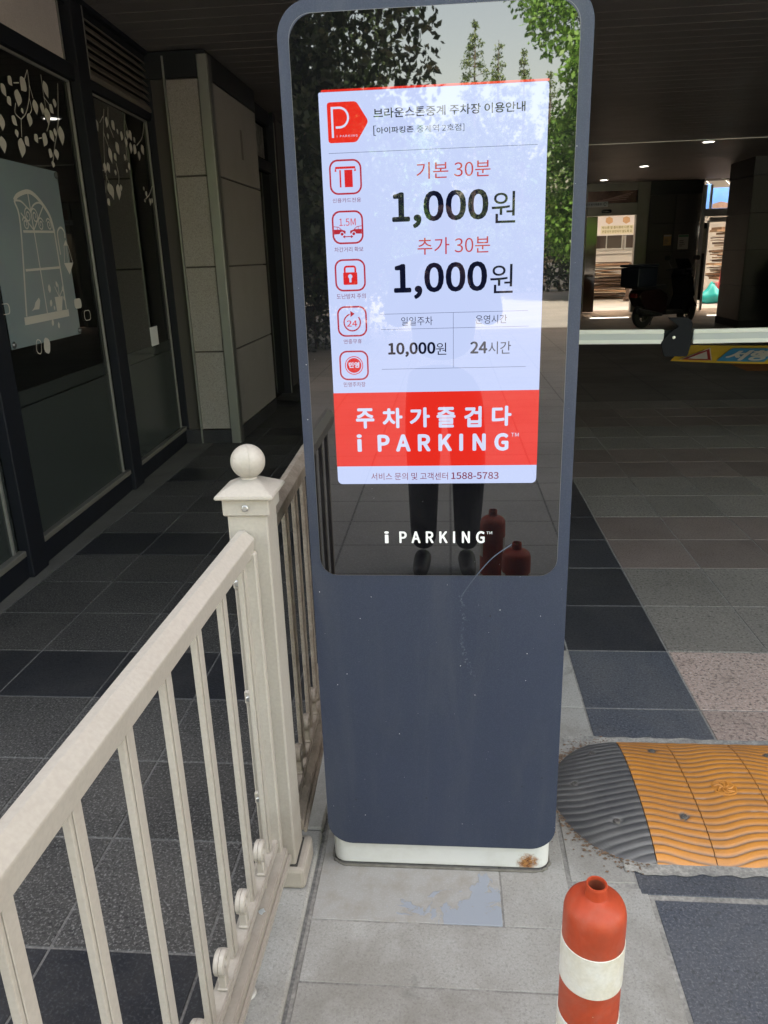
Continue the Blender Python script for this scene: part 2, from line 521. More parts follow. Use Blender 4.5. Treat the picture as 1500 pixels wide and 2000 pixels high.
D_leafs = [(0.955, 1.416), (0.949, 1.367), (1.046, 1.429), (1.058, 1.394), (1.119, 1.4), (1.126, 1.365), (0.954, 1.333), (0.933, 1.295), (0.978, 1.3), (0.975, 1.274), (1.119, 1.346), (1.121, 1.319), (0.933, 1.229), (0.918, 1.191), (1.0, 1.208), (0.992, 1.171)]
D_arcL = [(0.714, 1.83), (0.786, 1.83), (0.849, 1.801), (0.877, 1.788)]
D_arcR = [(0.877, 1.788), (0.922, 1.82), (0.985, 1.836), (1.039, 1.827)]
D_dg = [(0.88, 1.694), (1.038, 1.822)]
D_dg2 = [(0.88, 1.694), (0.764, 1.773)]

# ================================================================== SETTING
M_grout = plain('grout', (0.24, 0.23, 0.21), 0.9, dirt=0.7, dscale=9, fine=0.2, fscale=120)
M_grout_d = plain('dark_grout', (0.14, 0.136, 0.13), 0.9, dirt=0.6, dscale=5, fine=0.25, fscale=120)
G_black = granite('black_granite', (0.016, 0.0175, 0.022), (0.075, 0.077, 0.085), (0.010, 0.010, 0.012), 0.38, 150, 0.7, 0.25, (0.045, 0.044, 0.042), 0.08, dust=0.14)
G_dark = granite('dark_speckled_granite', (0.041, 0.040, 0.039), (0.20, 0.195, 0.19), (0.010, 0.010, 0.011), 0.55, 150, 1.1, 0.4, (0.035, 0.034, 0.034), 0.10, dust=0.2)
G_slate = granite('slate_blue_granite', (0.050, 0.056, 0.070), (0.14, 0.145, 0.16), (0.020, 0.022, 0.026), 0.5, 170, 0.9, 0.35, (0.085, 0.088, 0.095), 0.22, dust=0.25)
G_pink = granite('pink_granite', (0.33, 0.25, 0.215), (0.46, 0.40, 0.36), (0.055, 0.045, 0.042), 0.5, 120, 1.15, 0.25, dust=0.3)
G_red = granite('red_granite', (0.138, 0.108, 0.094), (0.20, 0.17, 0.155), (0.045, 0.037, 0.034), 0.5, 170, 0.8, 0.45, dust=0.34)
G_grey = granite('grey_granite', (0.155, 0.141, 0.122), (0.27, 0.255, 0.235), (0.045, 0.045, 0.042), 0.55, 120, 1.0, 0.45, (0.09, 0.085, 0.075), 0.12, dust=0.34)
G_pad = granite('pale_grey_stone', (0.27, 0.262, 0.242), (0.37, 0.365, 0.35), (0.14, 0.135, 0.125), 0.75, 230, 0.6, 0.8, (0.145, 0.13, 0.108), 0.25, 0.05, dust=0.2)
G_wall = granite('grey_wall_granite', (0.24, 0.225, 0.208), (0.37, 0.345, 0.32), (0.13, 0.115, 0.10), 0.6, 190, 0.8, 0.3, (0.22, 0.18, 0.15), 0.0, 0.05)
G_wallsm = granite('smooth_wall_granite', (0.205, 0.192, 0.18), (0.27, 0.25, 0.235), (0.20, 0.18, 0.16), 0.55, 190, 0.4, 0.2, None, 0.0, 0.05)

def sheet(name, x0, x1, y0, y1, z, m):
    bm = bmesh.new()
    bm.faces.new([bm.verts.new(p) for p in ((x0, y0, z), (x1, y0, z), (x1, y1, z), (x0, y1, z))])
    return tag(obj(name, bm, m), kind='structure')

def paving_mat(name, cola, colb, w_, h_, mortar, off=0.0, msize=0.012, rough=0.7):
    m, t, b = newmat(name)
    p = pos(t)
    br = N(t, 'TexBrick')
    br.offset = off
    br.inputs['Scale'].default_value = 1.0
    br.inputs['Brick Width'].default_value = w_
    br.inputs['Row Height'].default_value = h_
    br.inputs['Mortar Size'].default_value = msize
    br.inputs['Color1'].default_value = C4(cola); br.inputs['Color2'].default_value = C4(colb)
    br.inputs['Mortar'].default_value = C4(mortar)
    L(t, p, br.inputs['Vector'])
    st = ramp(t, noise(t, 0.9, 6, 0.65, p), 0.40, 0.70)
    c = mix(t, math_(t, 'MULTIPLY', st, 0.45), br.outputs[0], tuple(x * 0.45 for x in cola))
    c = mix(t, math_(t, 'MULTIPLY', ramp(t, noise(t, 90, 2, 0.6, p), 0.5, 0.7), 0.35), c, tuple(min(0.5, x * 1.8) for x in cola))
    L(t, c, b.inputs['Base Color'])
    L(t, math_(t, 'ADD', math_(t, 'MULTIPLY', st, 0.15), rough), b.inputs['Roughness'])
    bump(t, b, noise(t, 120, 3, 0.6, p), 0.3, 0.002)
    return m

M_asphalt = plain('asphalt', (0.05, 0.05, 0.05), 0.9, dirt=0.5, dscale=2, fine=0.35, fscale=180, bmp=0.4)
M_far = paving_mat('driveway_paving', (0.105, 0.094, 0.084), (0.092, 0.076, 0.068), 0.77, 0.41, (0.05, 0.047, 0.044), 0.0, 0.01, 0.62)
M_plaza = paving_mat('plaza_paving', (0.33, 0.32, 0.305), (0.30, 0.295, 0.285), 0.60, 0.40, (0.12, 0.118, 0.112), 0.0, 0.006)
M_road = plain('pale_road', (0.30, 0.285, 0.26), 0.85, dirt=0.5, dscale=0.8, fine=0.2, fscale=60, bmp=0.3)

sheet('ground', -120, 120, -120, 120, -0.05, M_asphalt)
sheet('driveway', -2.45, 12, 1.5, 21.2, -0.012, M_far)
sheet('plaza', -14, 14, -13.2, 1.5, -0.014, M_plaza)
sheet('road', -60, 60, -33, -13.2, -0.02, M_road)
sheet('yard_floor', -4, 14, 21.2, 40, -0.012, plain('yard_concrete', (0.34, 0.32, 0.30), 0.8, dirt=0.4, dscale=1.2))
wb = sheet('walkway', -2.42, -0.459, 0.2, 9.6, -0.0025, M_grout_d)
db = sheet('driveway_apron', 0.29, 3.54, 0.3, 8.12, -0.0025, M_grout)
pb = sheet('kiosk_pad', -0.345, 0.29, 0.25, 2.8, -0.0025, M_grout)
kb = sheet('fence_kerb', -0.458, -0.345, 0.2, 4.2, -0.0025, M_grout_d)

TILES = {}
def tile(parent, x0, x1, y0, y1, m, name='tile', z=0.0, gap=0.0065, bev=0.0015, tilt=0.0012):
    wd, dp = round(x1 - x0 - gap, 3), round(y1 - y0 - gap, 3)
    key = (wd, dp, m.name, bev)
    if key not in TILES:
        TILES[key] = finish(box(-wd / 2, wd / 2, -dp / 2, dp / 2, -0.022, 0, bevel=bev), name, m)
    o = link(name, TILES[key], parent, ((x0 + x1) / 2, (y0 + y1) / 2, z + random.uniform(-0.0006, 0.0006)),
             (random.uniform(-tilt, tilt), random.uniform(-tilt, tilt), random.uniform(-0.0015, 0.0015)))
    return o

# walkway on the left: four columns of dark granite, every fourth row polished black
WC = [-2.06, -1.685, -1.31, -0.932, -0.565, -0.461]
WR = [0.60, 0.945, 1.30, 1.655, 1.995, 2.355, 2.70, 3.05, 3.40, 3.77, 4.12, 4.49, 4.85, 5.22, 5.585, 5.95, 6.31, 6.67, 7.03, 7.39, 7.75, 8.11, 8.47, 8.83, 9.19, 9.55]
for j in range(len(WR) - 1):
    for i in range(5):
        tile(wb, WC[i], WC[i + 1], WR[j], WR[j + 1], G_black if j % 4 == 1 else G_dark)
# worn cement margin between tiles and shop front
bm = bmesh.new()
add_box(bm, -2.42, -2.064, 0.2, 9.55, -0.02, -0.001)
tag(obj('walkway_margin', bm, plain('worn_cement', (0.105, 0.10, 0.09), 0.85, dirt=0.6, dscale=2.5, fine=0.12, fscale=160, bmp=0.3)), kind='structure')

# driveway apron on the right
DC = [0.46, 0.847, 1.228, 1.612, 1.996, 2.38, 2.765, 3.15, 3.535]
DR = [2.147, 2.345, 2.754, 3.165, 3.60, 4.0, 4.385, 4.80, 5.23, 5.64, 6.05, 6.46, 6.87, 7.28, 7.69, 8.10]
ROWM = [G_pink, G_pink, G_grey, G_grey, G_red, G_red, G_grey, G_grey, G_red, G_red, G_grey, G_grey, G_red, G_red, G_grey]
for j in range(len(DR) - 1):
    for i in range(8):
        if i > 0 and DC[i] > 0.42 * DR[j + 1] + 0.7: continue
        m = ROWM[j] if i else (G_slate if j < 2 else G_black)
        tile(db, DC[i], DC[i + 1], DR[j], DR[j + 1], m)
for y0, y1 in ((1.56, 2.345), (2.345, 2.754), (2.754, 3.165), (3.165, 3.6), (3.6, 4.0), (4.0, 4.4)):
    tile(db, 0.296, 0.46, y0, y1, G_pad if y0 < 2.7 else G_black)
tile(db, 0.46, 0.847, 1.525, 2.147, G_slate); tile(db, 0.847, 1.228, 1.525, 2.147, G_slate); tile(db, 1.228, 1.612, 1.525, 2.147, G_slate)
for x0, x1 in ((0.488, 1.08), (1.08, 1.68)):
    for y0, y1 in ((0.90, 1.515), (0.31, 0.90)):
        tile(db, x0, x1, y0, y1, G_slate)
for y0, y1 in ((0.31, 0.86), (0.86, 1.55)):
    tile(db, 0.296, 0.483, y0, y1, G_pad)

def ragged(name, x0, x1, ya, yb, amp, z, m, parent=None, n=70):
    bm = bmesh.new(); lo_, hi_ = [], []
    for k in range(n + 1):
        x = x0 + (x1 - x0) * k / n
        lo_.append(bm.verts.new((x, ya + amp * random.uniform(-1, 1), z))); hi_.append(bm.verts.new((x, yb + amp * random.uniform(-1, 1), z)))
    for k in range(n): bm.faces.new((lo_[k], lo_[k + 1], hi_[k + 1], hi_[k]))
    return obj(name, bm, m, parent)
M_cem = plain('smeared_cement', (0.27, 0.26, 0.235), 0.9, dirt=0.8, dscale=16, dcol=(0.10, 0.10, 0.10), fine=0.2, fscale=150, bmp=0.5, bscale=200)
ragged('cement_smear', 0.44, 2.1, 1.592, 1.64, 0.008, 0.003, M_cem, db)
ragged('cement_smear', 0.36, 2.1, 2.13, 2.172, 0.006, 0.003, M_cem, db)
# stones under the kiosk; the front left one keeps scraps of blue-grey floor paint
def painted_stone():
    m, t, b = newmat('stone_with_peeling_paint')
    p = pos(t)
    c = mix(t, math_(t, 'MULTIPLY', ramp(t, noise(t, 220, 2, 0.6, p), 0.5, 0.68), 0.4), (0.27, 0.262, 0.245), (0.36, 0.355, 0.34))
    c = mix(t, math_(t, 'MULTIPLY', ramp(t, noise(t, 14, 6, 0.7, p), 0.45, 0.68), 0.6), c, (0.20, 0.175, 0.14))
    sx = N(t, 'SeparateXYZ'); L(t, p, sx.inputs[0])
    # paint clings to the right half and along the front edge
    ax = math_(t, 'MULTIPLY', math_(t, 'ADD', sx.outputs[0], 0.10), 1.15)
    ay = math_(t, 'MULTIPLY', math_(t, 'SUBTRACT', 1.452, sx.outputs[1]), 1.6)
    f = math_(t, 'ADD', noise(t, 9, 7, 0.66, p, 0.8), math_(t, 'ADD', ax, ay))
    f = ramp(t, f, 0.585, 0.60)
    c = mix(t, f, c, (0.235, 0.255, 0.285))
    L(t, c, b.inputs['Base Color'])
    L(t, math_(t, 'SUBTRACT', 0.85, math_(t, 'MULTIPLY', f, 0.25)), b.inputs['Roughness'])
    h = math_(t, 'ADD', f, math_(t, 'MULTIPLY', noise(t, 160, 4, 0.65, p), 0.35))
    bump(t, b, h, 0.5, 0.002)
    return m
M_peel = painted_stone()
tile(pb, -0.338, 0.121, 1.414, 1.76, M_peel, 'stone', gap=0.003)
tile(pb, 0.121, 0.290, 1.414, 1.76, G_pad, 'stone', gap=0.004)
for y0, y1 in ((1.246, 1.414), (0.76, 1.246), (0.27, 0.76), (1.76, 2.34), (2.34, 2.79)):
    tile(pb, -0.338, 0.290, y0, y1, G_pad, 'stone', gap=0.005)
for y0, y1 in ((0.22, 0.80), (0.80, 1.70), (1.70, 2.60), (2.60, 3.40), (3.40, 4.18)):
    tile(kb, -0.455, -0.350, y0, y1, G_pad, 'stone', z=0.014, gap=0.006, bev=0.006)

# soffit of boards over walkway and driveway
CZ = 3.03
M_board = plain('soffit_board', (0.18, 0.163, 0.15), 0.5, dirt=0.25, dscale=0.7, fine=0.06, fscale=60, rand=0.04)
bm = bmesh.new(); add_box(bm, -2.9, 12.0, 1.9, 21.3, CZ + 0.022, CZ + 0.06)
ceil = tag(obj('ceiling', bm, plain('soffit_void', (0.02, 0.02, 0.02), 0.9)), kind='structure')
plank = finish(box(-7.4, 7.4, -0.0982, 0.0982, 0, 0.018, bevel=0.003), 'plank', M_board)
for k in range(92):
    y = 2.0 + k * 0.2
    link('plank', plank, ceil, (4.55, y, CZ + random.uniform(-0.0006, 0.0006)), (random.uniform(-0.002, 0.002), 0, 0))
bm = bmesh.new(); add_box(bm, -2.8, 11.9, 13.02, 13.05, CZ - 0.012, CZ - 0.002)
obj('trim_strip', bm, plain('aluminium', (0.55, 0.55, 0.54), 0.35, 0.8), ceil)

# upper storeys: the block that throws the shade the kiosk stands in
M_render = plain('cream_render', (0.42, 0.40, 0.36), 0.85, dirt=0.3, dscale=0.6)
b_ = thing('apartment_building', 'tall apartment block carried over the parking entrance behind the kiosk', 'building', (0, 0, 0))
bm = bmesh.new(); add_box(bm, -22, 26, 1.92, 21.3, CZ + 0.07, 19.0); obj('upper_wall', bm, M_render, b_)
bm = bmesh.new(); add_box(bm, -22, 26, 1.84, 1.915, CZ - 0.02, CZ + 0.75, bevel=0.01); obj('fascia', bm, plain('dark_fascia', (0.05, 0.05, 0.055), 0.4), b_)
bm = bmesh.new(); add_box(bm, 11.6, 11.9, 2.0, 20.4, -0.01, CZ); obj('garage_side_wall', bm, plain('garage_wall', (0.16, 0.155, 0.15), 0.8, dirt=0.4), b_)
bm = bmesh.new(); add_box(bm, -22, -2.62, 2.0, 20.4, -0.01, CZ); obj('shop_block', bm, plain('garage_wall', (0.16, 0.155, 0.15), 0.8), b_)

# ================================================================== SHOP FRONT on the left
WALL_ROT = math.atan2(0.99859, -0.05315)
def wall_thing(name, label, cat, group=None, off=0.0):
    """origin on the shop-front line; local x runs inward along it, local -y faces the walkway, z up"""
    t = thing(name, label, cat, (-2.165, 3.3, 0), WALL_ROT, group)
    return t
M_frame = plain('navy_black_frame', (0.0045, 0.006, 0.0105), 0.6, spec=0.3, dirt=0.25, dscale=8, dcol=(0.014, 0.014, 0.014))
M_bead = plain('grey_bead', (0.20, 0.20, 0.185), 0.4, 0.3)
M_wglass = plain('dark_window_glass', (0.006, 0.007, 0.007), 0.02, spec=0.5, ior=1.5)
M_frost = plain('frosted_film', (0.030, 0.037, 0.035), 0.25, ior=1.5)
sf = wall_thing('shop_front', 'dark framed glass shop front along the left of the walkway', 'shop front')
MULL = [(-1.42, -1.25), (0.148, 0.318), (1.702, 1.884), (3.135, 3.60)]
for a, b in MULL:
    obj('mullion', box(a, b, -0.055, 0.05, 0.0, 3.0, bevel=0.004), M_frame, sf)
BAYS = [(-1.25, 0.148), (0.318, 1.702), (1.884, 3.135)]
for k, (a, b) in enumerate(BAYS):
    obj('kickplate', box(a, b, -0.030, 0.05, 0.0, 0.115, bevel=0.003), M_frame, sf)
    obj('sill', box(a, b, -0.036, 0.05, 0.117, 0.148, bevel=0.003), plain('sill_grey', (0.14, 0.135, 0.12), 0.5, 0.2), sf)
    obj('transom_rail', box(a, b, -0.03, 0.05, 2.555, 2.645, bevel=0.003), M_frame, sf)
    obj('glass_pane', box(a, b, 0.0, 0.012, 0.148, 2.555), M_wglass, sf)
    fr = obj('frosted_strip', box(a + 0.03, b - 0.02, -0.003, -0.001, 0.15, 0.82), M_frost, sf)
    obj('film_band', box(a + 0.03, b - 0.02, -0.003, -0.001, 0.83, 0.905), plain('film_band', (0.026, 0.031, 0.03), 0.15), sf)
    bm = bmesh.new()
    add_box(bm, b - 0.075, b - 0.055, -0.012, -0.0005, 0.15, 2.54, bevel=0.002)
    add_box(bm, a, b - 0.055, -0.012, -0.0005, 2.535, 2.55, bevel=0.002)
    obj('bead', bm, M_bead, sf)
    obj('head_rail', box(a, b, -0.03, 0.05, 2.955, 3.0, bevel=0.003), M_frame, sf)
for a, b in BAYS[:2]:
    obj('transom_panel', box(a + 0.002, b - 0.085, -0.008, 0.03, 2.648, 2.953, bevel=0.002), plain('pale_panel', (0.46, 0.42, 0.41), 0.55, dirt=0.15, fine=0.1, fscale=200, bmp=0.2, bscale=120), sf)
    obj('bead', box(b - 0.084, b - 0.07, -0.014, 0.02, 2.648, 2.953), M_bead, sf)
# louvre over the third bay
a, b = 1.905, 3.40
lv = obj('louvre', box(a - 0.015, b + 0.02, 0.03, 0.05, 2.60, 3.0), plain('louvre_back', (0.01, 0.01, 0.01), 0.8), sf)
M_louv = plain('louvre_metal', (0.15, 0.135, 0.115), 0.45, 0.3, dirt=0.25)
slat = finish(box(0.0, 1.495, -0.005, 0.005, -0.033, 0.033, bevel=0.001), 'slat', M_louv)
for k in range(7):
    link('slat', slat, lv, (a, -0.012, 2.668 + k * 0.05), (R(-42), 0, 0))
obj('louvre_frame', box(a - 0.015, a - 0.002, -0.055, 0.03, 2.61, 3.0), M_bead, lv)
obj('louvre_frame', box(b - 0.005, b + 0.02, -0.03, 0.03, 2.61, 3.0), plain('louvre_end', (0.26, 0.25, 0.21), 0.5, 0.2), lv)
obj('louvre_frame', box(a - 0.002, b - 0.005, -0.04, 0.03, 2.612, 2.638), M_louv, lv)
obj('ceiling_trim', box(-1.4, 3.62, -0.06, 0.05, 3.002, 3.03), M_frame, sf)

# printed vines on the glass
M_decal = plain('cream_film', (0.40, 0.38, 0.33), 0.6)
def vine(label, leaves, stems):
    t = wall_thing('vine_decal', label, 'window decal', 'trailing vine decals on the shop windows')
    bm = bmesh.new()
    for s in stems: add_stroke(bm, smooth_line(s), 0.006, -0.0022)
    obj('stem', bm, M_decal, t)
    for (x0, z0, x1, z1) in leaves:
        p, q = Vector((x0, z0)), Vector((x1, z1))
        d = q - p; ln = d.length; nrm = Vector((-d.y, d.x)) / ln
        wd = (0.40 if ln > 0.06 else 0.46) * min(ln, 0.1) * random.uniform(0.85, 1.1)
        up, dn = [], []
        for k in range(11):
            s = k / 10
            h = math.sin(math.pi * s ** 0.78) ** 1.15 * wd * 1.08
            up.append(p + d * s + nrm * h); dn.append(p + d * s - nrm * h * 0.9)
        notch = random.random() < 0.5 and ln > 0.05
        o = up + [q - d * 0.08 if notch else q] + list(reversed(dn))[1:-1]
        obj('leaf', flat([(v.x, v.y) for v in o], -0.0026), M_decal, t)
    return t
vine('cream leafy vine decal hanging above the blue poster', LEAF2, STEM2)
vine('cream leafy vine decal hanging below the louvre', LEAF3, STEM3)

# blue poster with a printed arched garden window
M_poster = plain('poster_blue', (0.14, 0.185, 0.19), 0.14, dirt=0.5, dscale=4, dcol=(0.125, 0.145, 0.18), ior=1.6)
ps = wall_thing('window_poster', 'pale blue poster with a printed arched window and plant pot', 'poster')
obj('poster_sheet', box(0.43, 1.283, -0.006, -0.003, 1.116, 2.018), M_poster, ps)
Yp = -0.0075
bm = bmesh.new()
for l, wd in ((D_arch, 0.022), (D_left, 0.014), (D_right, 0.014), (D_mid, 0.010), (D_bar1, 0.012), (D_bar2, 0.012), (D_arcL, 0.009), (D_arcR, 0.009), (D_dg, 0.008), (D_dg2, 0.008)):
    add_stroke(bm, smooth_line(l, 5), wd, Yp)
def spiral(cx, cz, r0, turns, a0, sgn):
    return [(cx + sgn * r0 * (1 - 0.78 * k / 40) * math.cos(a0 + turns * 2 * math.pi * k / 40), cz + r0 * (1 - 0.78 * k / 40) * math.sin(a0 + turns * 2 * math.pi * k / 40)) for k in range(41)]
for cx, cz, r0, s in ((0.838, 1.765, 0.04, 1), (0.918, 1.765, 0.04, -1), (0.80, 1.722, 0.035, -1), (0.975, 1.725, 0.036, 1), (1.075, 1.728, 0.034, -1)):
    add_stroke(bm, spiral(cx, cz, r0, 1.6, 0.4, s), 0.007, Yp)
obj('arched_window', bm, M_decal, ps)
def decal(name, outline): return obj(name, flat(outline, Yp), M_decal, ps)
decal('window_box', D_sill); decal('plant_pot', D_pot); decal('bird', D_bird)
bm = bmesh.new(); add_stroke(bm, smooth_line(D_hook), 0.011, Yp)
add_stroke(bm, D_lampl, 0.006, Yp); add_stroke(bm, D_lampr, 0.006, Yp); add_stroke(bm, [(1.257, 1.62), (1.257, 1.525)], 0.004, Yp)
for o in (D_lamp, D_lampb): bm.faces.new([bm.verts.new((x, Yp, z)) for x, z in o])
obj('hanging_lantern', bm, M_decal, ps)
for k in range(0, len(D_leafs), 2):
    (x0, z0), (x1, z1) = D_leafs[k], D_leafs[k + 1]
    p, q = Vector((x0, z0)), Vector((x1, z1)); d = q - p; nrm = Vector((-d.y, d.x)) * 0.3
    o = [p, p + d * 0.3 + nrm, p + d * 0.7 + nrm, q, p + d * 0.7 - nrm, p + d * 0.3 - nrm]
    obj('leaf', flat([(v.x, v.y) for v in o], Yp), M_decal, ps)
bm = bmesh.new(); add_stroke(bm, [(1.06, 1.34), (1.02, 1.40)], 0.006, Yp); add_stroke(bm, [(1.06, 1.34), (1.07, 1.41)], 0.006, Yp); add_stroke(bm, [(1.06, 1.34), (1.115, 1.38)], 0.006, Yp)
obj('plant_stem', bm, M_decal, ps)
for (cx, cz) in ((1.262, 1.137), (0.452, 1.137), (1.262, 1.997)):
    c_ = finish(lathe([(0, 0), (0.016, 0), (0.018, 0.004), (0.010, 0.012), (0, 0.012)], 14), 'suction_cup', plain('clear_rubber', (0.05, 0.055, 0.055), 0.2))
    link('suction_cup', c_, ps, (cx, -0.006, cz), (R(90), 0, 0))
def pebble(label, x0, z1, x1, z0, hollow, rot=0.0):
    t = wall_thing('pebble_decal', label, 'window decal', 'rounded pebble decals round the poster')
    cx, cz = (x0 + x1) / 2, (z0 + z1) / 2
    o = rrect(-(x1 - x0) / 2, (x1 - x0) / 2, -(z1 - z0) / 2, (z1 - z0) / 2, 0.4 * min(x1 - x0, z1 - z0), 6)
    cr, sr = math.cos(rot), math.sin(rot)
    tr = lambda s: [(cx + s * (x * cr - z * sr), cz + s * (x * sr + z * cr)) for x, z in o]
    if hollow:
        bm = bmesh.new(); add_ringflat(bm, tr(1.0), tr(0.86), -0.0082)
    else:
        bm = flat(tr(1.0), -0.0082)
    obj('film', bm, M_decal, t)
pebble('solid cream pebble decal over the right edge of the blue poster', 1.248, 1.321, 1.351, 1.264, False)
pebble('hollow outlined pebble decal right of the blue poster', 1.366, 1.246, 1.463, 1.184, True)
pebble('hollow outlined pebble decal on the bottom edge of the blue poster', 0.683, 1.14, 0.743, 1.062, True, -0.35)
pebble('solid cream pebble decal on the bottom edge of the blue poster', 0.772, 1.138, 0.845, 1.055, False, -0.35)
pebble('hollow outlined pebble decal over the left edge of the blue poster', 0.35, 1.341, 0.475, 1.288, True)
pebble('solid cream pebble decal left of the blue poster', 0.30, 1.217, 0.38, 1.162, False)
t = wall_thing('door_card', 'small blank white card taped inside the window beside the stone pillar', 'card')
obj('card_sheet', box(2.575, 2.75, -0.0035, -0.001, 0.898, 1.04), plain('white_card', (0.55, 0.56, 0.55), 0.5), t)

# ================================================================== STONE PILLAR past the shop front
sp = thing('stone_pillar', 'granite clad pillar with black base and metal corner strip', 'pillar', (-2.09, 7.16, 0))
obj('core', box(-0.40, 0.235, -0.72, 0.76, 0.0, 3.0), plain('dark_joint', (0.05, 0.045, 0.04), 0.9), sp)
obj('plinth', box(-0.35, 0.262, -0.747, 0.79, 0.0, 0.118, bevel=0.003), G_black, sp)
obj('top_band', box(-0.35, 0.262, -0.747, 0.79, 2.838, 3.02, bevel=0.003), plain('black_band', (0.010, 0.012, 0.014), 0.4), sp)
ZB = [0.121, 0.787, 1.468, 2.152, 2.835]
for z0, z1 in zip(ZB, ZB[1:]):
    obj('block', box(-0.06, 0.19, -0.742, -0.722, z0 + 0.006, z1 - 0.006, bevel=0.003), G_wall, sp)
    obj('block', box(0.237, 0.257, -0.690, 0.785, z0 + 0.006, z1 - 0.006, bevel=0.003), G_wallsm, sp)
obj('corner_strip', box(0.195, 0.272, -0.757, -0.70, 0.0, 2.99, bevel=0.004), plain('anodised_strip', (0.30, 0.31, 0.285), 0.38, 0.6, dirt=0.2, dscale=4), sp)
obj('edge_angle', box(0.2735, 0.281, -0.752, -0.66, 0.0, 2.99), plain('strip_edge', (0.13, 0.13, 0.12), 0.4, 0.5), sp)
obj('edge_angle', box(-0.075, -0.062, -0.757, -0.722, 0.0, 2.99), plain('anodised_strip', (0.30, 0.31, 0.285), 0.38, 0.6), sp)
obj('patch_plate', box(0.2575, 0.2585, 0.16, 0.22, 2.36, 2.60), plain('plate_brown', (0.10, 0.085, 0.075), 0.6), sp)

# dark glazed wall running on behind the pillar
dw = thing('dark_entrance', 'dark glazed entrance wall behind the stone pillar', 'shop front', (-1.95, 7.95, 0))
obj('jamb', box(-0.35, 0.04, 0.0, 0.10, 0, 3.0), M_frame, dw)
obj('jamb', box(-0.35, 0.07, 1.02, 1.16, 0, 3.0), M_frame, dw)
obj('bead', box(0.071, 0.078, 1.02, 1.04, 0, 2.9), M_bead, dw)
obj('rail', box(-0.35, 0.03, 0.10, 1.02, 2.40, 2.50), M_frame, dw)
obj('head', box(-0.35, 0.03, 0.10, 1.02, 2.86, 3.0), M_frame, dw)
obj('glass_pane', box(-0.2, -0.01, 0.10, 1.02, 0.02, 2.40), M_wglass, dw)
tp = obj('transom_pane', box(-0.2, -0.01, 0.10, 1.02, 2.50, 2.86), M_wglass, dw)
bm = bmesh.new(); add_box(bm, -0.009, -0.005, 0.28, 0.84, 2.53, 2.83)
obj('printed_panel', bm, plain('printed_panel', (0.11, 0.11, 0.10), 0.4, dirt=0.9, dscale=14, dcol=(0.03, 0.03, 0.03)), tp)
bm = bmesh.new()
add_lathe(bm, [(0.0, 0), (0.17, 0), (0.19, 0.004), (0, 0.006)], 28, Matrix.Translation((-0.008, 0.30, 0.78)) @ Matrix.Rotation(R(90), 4, 'Y') @ Matrix.Diagonal((1.5, 0.8, 1, 1)))
obj('floral_decal', bm, plain('floral_decal', (0.16, 0.13, 0.10), 0.5, dirt=1.0, dscale=22, dcol=(0.02, 0.02, 0.02)), dw)
bm = bmesh.new(); add_box(bm, -0.6, 0.0, 1.16, 12.4, 0, 3.0); obj('inner_wall', bm, plain('inner_wall', (0.03, 0.03, 0.034), 0.5), dw)

# ================================================================== PARKING KIOSK
def plate_mat():
    m, t, b = newmat('slate_blue_powder_coat')
    p = pos(t)
    c = mix(t, math_(t, 'MULTIPLY', ramp(t, noise(t, 2.2, 5, 0.6, p), 0.40, 0.70), 0.35), (0.025, 0.033, 0.061), (0.019, 0.026, 0.045))
    c = mix(t, math_(t, 'MULTIPLY', ramp(t, noise(t, 420, 2, 0.5, p), 0.45, 0.7), 0.18), c, (0.10, 0.12, 0.16))
    mp = N(t, 'Mapping'); mp.inputs['Scale'].default_value = (9, 9, 1.1); L(t, p, mp.inputs['Vector'])
    c = mix(t, math_(t, 'MULTIPLY', ramp(t, noise(t, 1.4, 6, 0.7, mp.outputs[0], 0.5), 0.48, 0.78), 0.30), c, (0.085, 0.09, 0.10))
    # flecks of pale paint and a few dark chips
    for sc, th, col in ((34, 0.030, (0.62, 0.62, 0.60)), (90, 0.028, (0.50, 0.52, 0.55)), (22, 0.035, (0.015, 0.018, 0.025))):
        v = N(t, 'TexVoronoi'); v.inputs['Scale'].default_value = sc
        L(t, p, v.inputs['Vector'])
        sc_ = N(t, 'SeparateColor'); L(t, v.outputs['Color'], sc_.inputs[0])
        lim = math_(t, 'MULTIPLY', math_(t, 'GREATER_THAN', sc_.outputs[0], 0.62), math_(t, 'MULTIPLY', sc_.outputs[1], th * 2))
        f = math_(t, 'LESS_THAN', v.outputs['Distance'], lim)
        c = mix(t, math_(t, 'MULTIPLY', f, 0.85), c, col)
    L(t, c, b.inputs['Base Color'])
    L(t, math_(t, 'ADD', math_(t, 'MULTIPLY', noise(t, 5, 4, 0.6, p), 0.25), 0.36), b.inputs['Roughness'])
    bump(t, b, noise(t, 700, 2, 0.5, p), 0.12, 0.0006)
    return m
M_slate = plate_mat()
